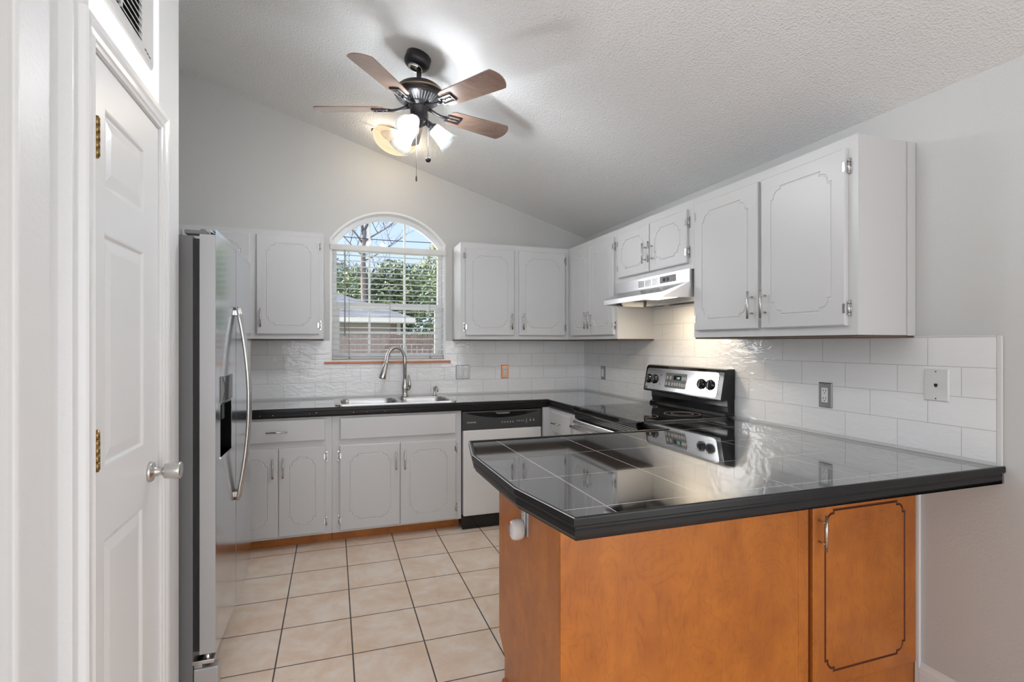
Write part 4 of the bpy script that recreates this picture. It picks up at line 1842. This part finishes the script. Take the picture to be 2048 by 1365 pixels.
def door_poly(y0, y1, xb=-2.648, notch=None, n=16):
    """plan polygon in (local x = Y, local y = -X)"""
    p = [(y0, -xb), (y1, -xb)]
    fr = []
    for i in range(n + 1):
        y = y1 + (y0 - y1) * i / n
        x = fx(y)
        if i == 0 or i == n:
            x -= .0015
        fr.append((y, -x))
    # soften the two front corners
    p.append((y1, fr[0][1] + .0005))
    p += [(y1 - .0015, -fx(y1) + .0003)] + fr[1:-1] + [(y0 + .0015, -fx(y0) + .0003)]
    p.append((y0, -fx(y0) + .001))
    if notch:
        a, b, dep = notch
        q = []
        done = False
        for (y, ny) in p:
            if a < y < b and ny < 2.62:
                if not done:
                    q += [(b, -fx(b)), (b, -fx(b) + dep), (a, -fx(a) + dep), (a, -fx(a))]
                    done = True
            else:
                q.append((y, ny))
        p = q
    return p


bm = nb()
box(bm, FY0, FY1, 2.670, 3.36, .02, 1.745, bev=.003)
obj('cabinet_body', bm, 'fridge_side', t)
bm = nb()
for (a, b) in ((FY0 + .006, -1.716), (-1.700, FY1 - .006)):
    box(bm, a, b, 2.6485, 2.6695, .20, 1.735)
    for k in range(3):
        box(bm, a - .002, b + .002, 2.652 + k * .006, 2.655 + k * .006, .20, 1.735)
obj('door_gasket', bm, 'blackm', t)
SEAM = -1.708
NA, NB_ = -2.020, -1.806
bm = nb()
for z0_, z1_, nt_ in ((.188, .905, None), (.905, 1.112, (NA, NB_, .045)), (1.112, 1.752, None)):
    prism(bm, door_poly(FY0, SEAM - .003, notch=nt_), z0_, z1_, 0)
bmesh.ops.remove_doubles(bm, verts=bm.verts, dist=.0002)
for f in bm.faces:
    c = f.calc_center_median()
    if abs(c.x - FY0) < .0015 and abs(f.normal.x) > .5:
        f.material_index = 1
# raised front lip
pl = [q for q in door_poly(FY0, SEAM - .003) if q[1] < 2.64]
prism(bm, pl + [(SEAM - .003, 2.612), (FY0, 2.612)], 1.7525, 1.772, 0)
fd = obj('freezer_door', bm, ['steel_fridge', 'fridge_edge'], t)
bm = nb()
prism(bm, door_poly(SEAM + .003, FY1), .188, 1.752, 0)
pl = [q for q in door_poly(SEAM + .003, FY1) if q[1] < 2.64]
prism(bm, pl + [(FY1, 2.612), (SEAM + .003, 2.612)], 1.7525, 1.772, 0)
rd = obj('refrigerator_door', bm, 'steel_fridge', t)


def fbox(bm, y0, y1, z0, z1, out0, out1, mi=0):
    """box on the curved door front"""
    vs = box(bm, y0, y1, 0, 1, z0, z1, mi)
    for v in vs:
        o_ = out1 if v.co.y < .5 else out0
        v.co.y = -fx(v.co.x) - o_
    return vs


bm = nb()
fbox(bm, NA + .002, NB_ - .002, .907, 1.110, -.0445, -.043)
fbox(bm, NA + .0005, NA + .004, .907, 1.110, -.044, -.001)
fbox(bm, NB_ - .004, NB_ - .0005, .907, 1.110, -.044, -.001)
fbox(bm, NA + .001, NB_ - .001, 1.104, 1.1115, -.044, -.001)
dsp = obj('dispenser_niche', bm, 'black', fd)
bm = nb()
fbox(bm, NA - .003, NB_ + .003, .897, .905, -.044, .004)
obj('drip_tray', bm, 'chrome', dsp)
bm = nb()
fbox(bm, -1.935, -1.89, 1.04, 1.104, -.040, -.012)
obj('dispenser_paddle', bm, 'blackm', dsp)
bm = nb()
fbox(bm, NA - .002, NB_ + .002, 1.114, 1.216, .0005, .003)
dc = obj('dispenser_controls', bm, 'grey_mid', fd)
bm = nb()
poly = []
for i in range(9):
    tt = i / 8
    poly.append((NA + .02 + .045 * math.sin(PI * tt) ** 1.0, 1.116 + .098 * tt))
poly2 = []
for i in range(9):
    tt = 1 - i / 8
    poly2.append((NB_ - .02 - .045 * math.sin(PI * tt), 1.116 + .098 * tt))
prism(bm, poly + poly2, 0, 1, axis='y')
for v in bm.verts:
    v.co.y = -fx(v.co.x) - (.0042 if v.co.y < .5 else .0028)
obj('control_window', bm, 'black', dc)
for k, (yc, par) in enumerate(((SEAM - .020, fd), (SEAM + .020, rd))):
    bm = nb()
    pts = []
    zA, zB = .655, 1.506
    n = 18
    rings = []
    for i in range(n + 1):
        tt = i / n
        z = zA + (zB - zA) * tt
        bow = .046 * (1 - (2 * tt - 1) ** 2) + .008
        c = Vector((yc, -fx(yc) - bow, z))
        u = Vector((1, 0, 0))
        slope_ = -.046 * -4 * (2 * tt - 1) / (zB - zA)
        v = Vector((0, 1, -slope_)).normalized()
        wr = .0135 if 0 < i < n else .009
        rings.append(ring(bm, c, u, v, wr, 14, .0085))
    skin_rings(bm, rings)
    for tt in (.03, .97):
        z = zA + (zB - zA) * tt
        box(bm, yc - .008, yc + .008, -fx(yc) - .014, -fx(yc) + .001, z - .012, z + .012, bev=.002)
    obj('handle', bm, 'nickel', par)
bm = nb()
box(bm, FY0 + .01, FY0 + .055, 2.625, 2.70, 1.7535, 1.768, bev=.003)
cyl(bm, (FY0 + .026, 2.64, 1.766), (FY0 + .026, 2.64, 1.774), .010, 14)
obj('hinge_cover', bm, 'grey_mid', t)
bm = nb()
box(bm, FY0 + .10, FY1 - .05, 2.675, 2.69, .012, .17)
obj('base_grille', bm, 'blackm', t)
bm = nb()
box(bm, FY0 + .001, FY0 + .05, 2.588, 2.668, .001, .135, bev=.004)
obj('foot_cover', bm, 'fridge_edge', t)
bm = nb()
box(bm, FY0 + .0, FY0 + .045, 2.600, 2.672, .150, .166, bev=.003)
cyl(bm, (FY0 + .022, 2.625, .136), (FY0 + .022, 2.625, .187), .010, 12)
box(bm, FY0 + .004, FY0 + .028, 2.640, 2.668, .136, .152, bev=.002)
obj('lower_hinge', bm, 'chrome', t)

# ------------------------------------------------------------------ ceiling fan
FCX, FCY = -1.754, -1.556
FCZ = ceil_z(FCX)
t = thing('ceiling_fan', 'five-blade dark bronze ceiling fan with three frosted bell lights', 'ceiling fan', (FCX, FCY, 0))
bm = nb()
nrm = Vector((-.309, 0, -1)).normalized()
base = Vector((-.0, 0, FCZ))
lathe(bm, [(.066, .001), (.068, .038), (.064, .050), (.053, .060), (.040, .064)], base, nrm, 32)
cn = obj('canopy', bm, 'bronze', t)
bm = nb()
lathe(bm, [(.040, .064), (.037, .070), (.028, .070), (.026, .064)], base, nrm, 28)
obj('canopy_ring', bm, 'nickel', cn)
bm = nb()
cyl(bm, (0, 0, FCZ - .065), (0, 0, 2.700), .0125, 16)
lathe(bm, [(.02, 2.715), (.026, 2.705), (.030, 2.696)], n=20)
obj('downrod', bm, 'bronze', t)
bm = nb()
prof = [(.030, 2.708), (.065, 2.704), (.102, 2.690), (.124, 2.670), (.130, 2.658), (.130, 2.653), (.116, 2.651), (.115, 2.634), (.118, 2.631), (.114, 2.628), (.070, 2.594), (.055, 2.590), (.055, 2.582)]
mis = [0, 0, 0, 0, 1, 0, 0, 1, 0, 0, 0, 0]
lathe(bm, prof, n=48, mis=mis)
mh = obj('motor_housing', bm, ['bronze', 'goldrim'], t, smooth=False)
bm = nb()
for k in range(40):
    a = 2 * PI * k / 40
    u = Vector((math.cos(a), math.sin(a), 0))
    w = Vector((-math.sin(a), math.cos(a), 0)) * .0022
    p0 = u * .110 + Vector((0, 0, 2.6245))
    p1 = u * .076 + Vector((0, 0, 2.5985))
    nn = Vector((u.x * .7, u.y * .7, -.7)) * .002
    q = [bm.verts.new(p0 - w + nn), bm.verts.new(p0 + w + nn), bm.verts.new(p1 + w + nn), bm.verts.new(p1 - w + nn)]
    q2 = [bm.verts.new(p0 - w - nn), bm.verts.new(p0 + w - nn), bm.verts.new(p1 + w - nn), bm.verts.new(p1 - w - nn)]
    bm.faces.new(q)
    bm.faces.new(q2)
    for i in range(4):
        bm.faces.new((q[i], q[(i + 1) % 4], q2[(i + 1) % 4], q2[i]))
obj('vent_ribs', bm, 'grey_mid', mh)
BZ = 2.572
for k in range(5):
    ang = rad(16.5 + 72 * k)
    R_ = Matrix.Rotation(ang, 4, 'Z') @ Matrix.Translation((0, 0, BZ)) @ Matrix.Rotation(rad(-13), 4, 'X')
    bm = nb()
    pl = [(.178, -.045), (.20, -.055), (.50, -.067), (.524, -.0665), (.533, -.056), (.542, -.040), (.549, -.020), (.551, 0), (.549, .020), (.542, .040), (.533, .056), (.524, .0665), (.50, .067), (.20, .055), (.178, .045)]
    prism(bm, pl, .001, .0065)
    bmesh.ops.transform(bm, matrix=R_, verts=bm.verts)
    b = obj('blade', bm, 'blade', t)
    bm = nb()
    # blade iron: curved arm ending in an open rectangular loop under the blade
    for y in (-.024, .024):
        box(bm, .165, .245, y - .005, y + .005, -.0065, .0005, bev=.002)
    box(bm, .236, .246, -.029, .029, -.0065, .0005, bev=.002)
    box(bm, .160, .172, -.029, .029, -.0065, .0005, bev=.002)
    box(bm, .165, .235, -.004, .004, -.004, .0008)
    for x in (.19, .225):
        cyl(bm, (x, 0, -.0075), (x, 0, .0005), .005, 8)
    bmesh.ops.transform(bm, matrix=R_, verts=bm.verts)
    R0 = Matrix.Rotation(ang, 4, 'Z')
    pts = [R0 @ Vector(p) for p in ((.052, 0, 2.588), (.075, 0, 2.582), (.105, 0, 2.572), (.14, 0, 2.567), (.165, 0, BZ - .003))]
    tube(bm, pts, [.010, .009, .008, .008, .009], 10)
    obj('blade_iron', bm, 'bronze', b)
bm = nb()
lathe(bm, [(.052, 2.588), (.050, 2.576), (.045, 2.572), (.045, 2.520), (.048, 2.512), (.040, 2.498), (.022, 2.488), (.012, 2.478), (0, 2.476)], n=30)
lk = obj('light_kit', bm, 'bronze', t)
for k, deg in enumerate((240, 0, 120)):
    a = rad(deg)
    u = Vector((math.cos(a), math.sin(a), 0))
    dr_ = Vector((u.x * .77, u.y * .77, -.64)).normalized()
    bm = nb()
    p0 = u * .040 + Vector((0, 0, 2.512))
    tube(bm, [p0, p0 + dr_ * .03, p0 + dr_ * .038], [.014, .018, .027], 14)
    tube(bm, [p0 + dr_ * .037, p0 + dr_ * .05], [.027, .028], 14)
    so = obj('shade_holder', bm, 'bronze', t)
    bm = nb()
    q0 = p0 + dr_ * .040
    pr = [(.026, 0), (.033, .010), (.037, .03), (.040, .06), (.047, .09), (.058, .113), (.062, .118)]
    inn = [(r_ - .003, h_) for r_, h_ in reversed(pr)]
    lathe(bm, pr + inn, q0, dr_, 32, cap=False)
    obj('glass_shade', bm, 'shade', so)
    bm = nb()
    lathe(bm, [(.012, .012), (.013, .03), (.019, .05), (.022, .064), (.018, .079), (.008, .087), (0, .088)], q0, dr_, 18)
    obj('bulb', bm, 'bulb', so, smooth=True)
for (dx, dy, zt, zb_, disc) in ((.045, -.018, 2.55, 2.308, True), (-.012, .012, 2.48, 2.213, False)):
    bm = nb()
    cyl(bm, (dx, dy, zb_), (dx, dy, zt), .0013, 6)
    for i in range(24):
        z = zb_ + (zt - zb_) * i / 24
        lathe(bm, [(.0004, -.0018), (.002, 0), (.0004, .0018)], (dx, dy, z), n=6)
    pc = obj('pull_chain', bm, 'grey_mid', t)
    bm = nb()
    if disc:
        lathe(bm, [(.001, -.014), (.008, -.012), (.0135, -.006), (.0145, 0), (.0135, .006), (.008, .011), (.003, .014), (.003, .018)], (dx, dy, zb_), (0, 0, 1), 18)
    else:
        lathe(bm, [(.001, -.016), (.0035, -.013), (.004, 0), (.003, .012), (.001, .015)], (dx, dy, zb_), (0, 0, 1), 12)
    obj('pull_pendant', bm, 'bronze', pc)

# ------------------------------------------------------------------ alabaster bowl light on the ceiling near the window
CLX, CLY = -1.752, -.47
t = thing('ceiling_light', 'lit amber alabaster bowl light on the sloped ceiling behind the fan', 'ceiling light', (CLX, CLY, ceil_z(CLX)))
bm = nb()
lathe(bm, [(.11, .001), (.115, .02), (.10, .028)], (0, 0, 0), nrm, 32)
obj('mounting_pan', bm, 'bronze', t)
bm = nb()
pr = []
for i in range(13):
    a = PI / 2 * i / 12
    pr.append((.158 * math.cos(a), .026 + .105 * math.sin(a)))
lathe(bm, [(.150, .026)] + pr, (0, 0, 0), nrm, 40)
obj('glass_bowl', bm, 'alabaster', t, smooth=True)
for k in range(3):
    a = rad(175 + 120 * k)
    u, v = basis(nrm)
    d = Vector((math.cos(a), math.sin(a), -.309 * math.cos(a))).normalized()
    bm = nb()
    tube(bm, [d * .112 + nrm * .012, d * .155 + nrm * .015, d * .166 + nrm * .022, d * .164 + nrm * .036], [.005, .005, .006, .005], 8)
    obj('bowl_clip', bm, 'bronze', t)
light('bowl_lamp', 'POINT', (CLX - .025, CLY, ceil_z(CLX) - .085), 7.5, (1, .92, .80), radius=.03)

# ------------------------------------------------------------------ outdoors behind the window
GZ = -.35
bm = nb()
box(bm, -40, 40, .6, 70, GZ - .2, GZ)
lawn = struct(obj('lawn', bm, 'lawn'))

fence = thing('picket_fence', 'weathered brown wooden privacy fence across the yard outside', 'fence', (0, 11.0, GZ))
random.seed(11)
x = -5.2
i = 0
FT = 1.96
while x < 5.5:
    w = .145
    bm = nb()
    h = FT + random.uniform(-.02, .015)
    prism(bm, [(x, 0.0), (x + w, 0.0), (x + w, h - .03), (x + w - .03, h), (x + .03, h), (x, h - .03)], -.01, .01, axis='y')
    obj('picket', bm, 'picket', fence)
    x += w + .012
for z in (.35, 1.05, 1.7):
    bm = nb()
    box(bm, -5.3, 5.6, .011, .05, z - .04, z + .04)
    obj('rail', bm, 'picket', fence)

hs = thing('neighbour_house', 'tan brick house with grey shingle hip roof beyond the fence', 'house', (0, 0, 0))
EX, EY, EZ = .50, 14.0, 2.25       # near right eave corner
bm = nb()
box(bm, -14, EX - .5, EY + .45, EY + 9, GZ, EZ - .02)
obj('wall', bm, 'brick', hs)
bm = nb()
xr, yr_, zr = EX - 4.6, EY + 4.75, EZ + 1.85
vs = [bm.verts.new(p) for p in ((-15, EY, EZ), (EX, EY, EZ), (EX, EY + 9.5, EZ), (-15, EY + 9.5, EZ), (-10.5, yr_, zr), (xr, yr_, zr))]
for f in ((0, 1, 5, 4), (1, 2, 5), (2, 3, 4, 5), (3, 0, 4), (0, 1, 2, 3)):
    bm.faces.new([vs[i] for i in f])
obj('roof', bm, 'shingle', hs)
bm = nb()
box(bm, -15, EX + .03, EY - .03, EY + .02, EZ - .17, EZ + .0, bev=.01)
box(bm, EX - .02, EX + .03, EY, EY + 9.5, EZ - .17, EZ)
box(bm, -15, EX, EY, EY + .5, EZ - .19, EZ - .165)
obj('gutter', bm, 'eave', hs)
bm = nb()
box(bm, EX - .56, EX - .44, EY + .36, EY + .45, GZ, EZ - .18)
obj('downspout', bm, 'eave', hs)


def leafy(name, label, cx, cy, blobs, mat, n, size, seed, trunk_h, trunk_r, bark='bark_dark', group=None):
    random.seed(seed)
    t = thing(name, label, 'tree', (cx, cy, GZ), group=group)
    bm = nb()
    tot = sum(b[3] ** 2 for b in blobs)
    for (bx, by, bz, br) in blobs:
        for _ in range(int(n * br * br / tot)):
            d = Vector((random.gauss(0, 1), random.gauss(0, 1), random.gauss(0, 1))).normalized()
            p = Vector((bx, by, bz)) + d * br * random.uniform(.55, 1.05)
            u = Vector((random.gauss(0, 1), random.gauss(0, 1), random.gauss(0, 1))).normalized()
            v = u.orthogonal().normalized()
            s = size * random.uniform(.6, 1.3)
            q = [bm.verts.new(p + u * s), bm.verts.new(p + v * s * .55), bm.verts.new(p - u * s), bm.verts.new(p - v * s * .55)]
            bm.faces.new(q)
    obj('foliage', bm, mat, t)
    bm = nb()
    tube(bm, [(0, 0, 0), (.1, 0, trunk_h * .4), (-.05, .1, trunk_h)], [trunk_r, trunk_r * .8, trunk_r * .45], 9)
    for k in range(5):
        a = k * 1.3
        tube(bm, [(0, 0, trunk_h * (.5 + .08 * k)), (math.cos(a) * 1.0, math.sin(a) * 1.0, trunk_h * (.75 + .07 * k))], [trunk_r * .4, trunk_r * .12], 6)
    obj('trunk', bm, bark, t)
    return t


leafy('evergreen_tree', 'dense green tree at the right of the window view, right of the house', 3.4, 17.5,
      [(0, 0, 2.6, 1.7), (-.9, .3, 3.9, 1.3), (.9, 0, 4.1, 1.4), (-.2, .2, 4.6, 1.0), (1.9, .3, 2.4, 1.5), (-.8, 0, 1.7, 1.2), (2.2, .2, 3.7, 1.0)], 'leaf_a', 9000, .105, 1, 4.6, .15)
leafy('evergreen_tree', 'dark green tree behind the house roof, in the middle of the window view', .2, 27,
      [(0, 0, 3.6, 2.0), (1.6, .3, 4.6, 1.9), (-.9, .2, 4.9, 1.3), (2.6, 0, 3.4, 2.0), (.9, .2, 5.6, 1.1), (2.9, .2, 5.2, 1.2)], 'leaf_a', 9000, .135, 2, 5.6, .2)
leafy('deciduous_tree', 'yellowing bushy tree behind the house, left in the window view', -4.6, 33,
      [(0, 0, 4.0, 1.7), (-1.8, .2, 4.6, 1.4), (1.6, 0, 4.2, 1.4), (3.0, 0, 4.0, 1.3), (.6, 0, 5.2, 1.0)], 'leaf_b', 5000, .13, 3, 5.2, .16)
leafy('deciduous_tree', 'loose bluish-green tree far behind the bare tree', -3.2, 42,
      [(0, 0, 6.0, 2.2), (2.4, 0, 6.6, 1.9), (-2.6, 0, 6.4, 1.8), (4.6, 0, 6.0, 1.9), (1.0, 0, 7.6, 1.3)], 'leaf_c', 4500, .16, 5, 7.2, .25)
leafy('deciduous_tree', 'tall tree with thin yellow-green top at far right of the view', 7.0, 36,
      [(0, 0, 7.4, 1.6), (-1.5, 0, 8.4, 1.1), (1.2, 0, 9.2, 1.3), (-.6, 0, 5.8, 2.0), (-2.6, 0, 7.2, .9)], 'leaf_b', 3000, .15, 7, 9.4, .22)

random.seed(21)
t = thing('bare_tree', 'tall leafless grey tree standing behind the house, left in the window', 'tree', (-.70, 24, GZ))


def limb(bm, p, d, ln, r, depth):
    pts = [p]
    q = p.copy()
    dd_ = d.copy()
    ns = 5
    for k in range(ns):
        dd_ = (dd_ + Vector((random.uniform(-.22, .22), random.uniform(-.22, .22), random.uniform(-.05, .16)))).normalized()
        q = q + dd_ * ln / ns
        pts.append(q.copy())
    tube(bm, pts, [r * (1 - .13 * k) for k in range(ns + 1)], 5)
    if depth >= 4:
        return
    for k in range(4 if depth < 3 else 3):
        i = (1, 2, 3, 4)[k] if depth < 3 else random.choice((2, 3, 4))
        a = random.choice((0, PI)) + random.uniform(-.7, .7)
        side = Vector((math.cos(a), math.sin(a) * .6, random.uniform(.1, .9)))
        nd = (dd_ * .55 + side.normalized() * .8).normalized()
        limb(bm, pts[i], nd, ln * random.uniform(.45, .65), r * .52, depth + 1)


bm = nb()
tube(bm, [(0, 0, 0), (.06, 0, 3.5), (-.02, 0, 6.2), (.06, 0, 7.6)], [.19, .16, .13, .11], 9)
for (z0_, dx, dz, ln, r_) in ((7.4, -.25, 1, 3.4, .085), (7.5, .28, 1, 3.2, .08), (6.9, -.85, .9, 2.6, .055), (7.0, .8, .75, 2.4, .05), (6.3, -1, .55, 2.3, .045), (6.0, 1, .45, 2.2, .04), (5.2, -1, .5, 2.0, .04), (4.6, 1, .6, 1.8, .035)):
    limb(bm, Vector((0, 0, z0_)), Vector((dx, random.uniform(-.2, .2), dz)).normalized(), ln, r_, 1)
obj('branches', bm, 'bark', t)
bm = nb()
tube(bm, [(-14, 20, 6.55), (-6, 20, 6.2), (0, 20, 6.05), (6, 20, 6.1), (14, 20, 6.5)], .018, 5)
tag(obj('overhead_wire', bm, 'wire'), 'thin black overhead wire crossing the sky in the window', 'wire')

# repeats of one kind carry one group phrase
GROUPS = {'wall_cabinet': 'white wall cabinets around the kitchen', 'base_cabinet': 'white base cabinets under the black counter',
          'wall_outlet': 'electrical outlets around the counters', 'light_switch': 'rocker switches on the backsplash',
          'countertop': 'black tiled countertops', 'tile_backsplash': 'subway tile backsplashes',
          'evergreen_tree': 'evergreen trees outside the window', 'deciduous_tree': 'leafy trees outside the window'}
for o in S.objects:
    if o.parent is None and 'label' in o:
        k = o.name.split('.')[0]
        if k in GROUPS:
            o['group'] = GROUPS[k]
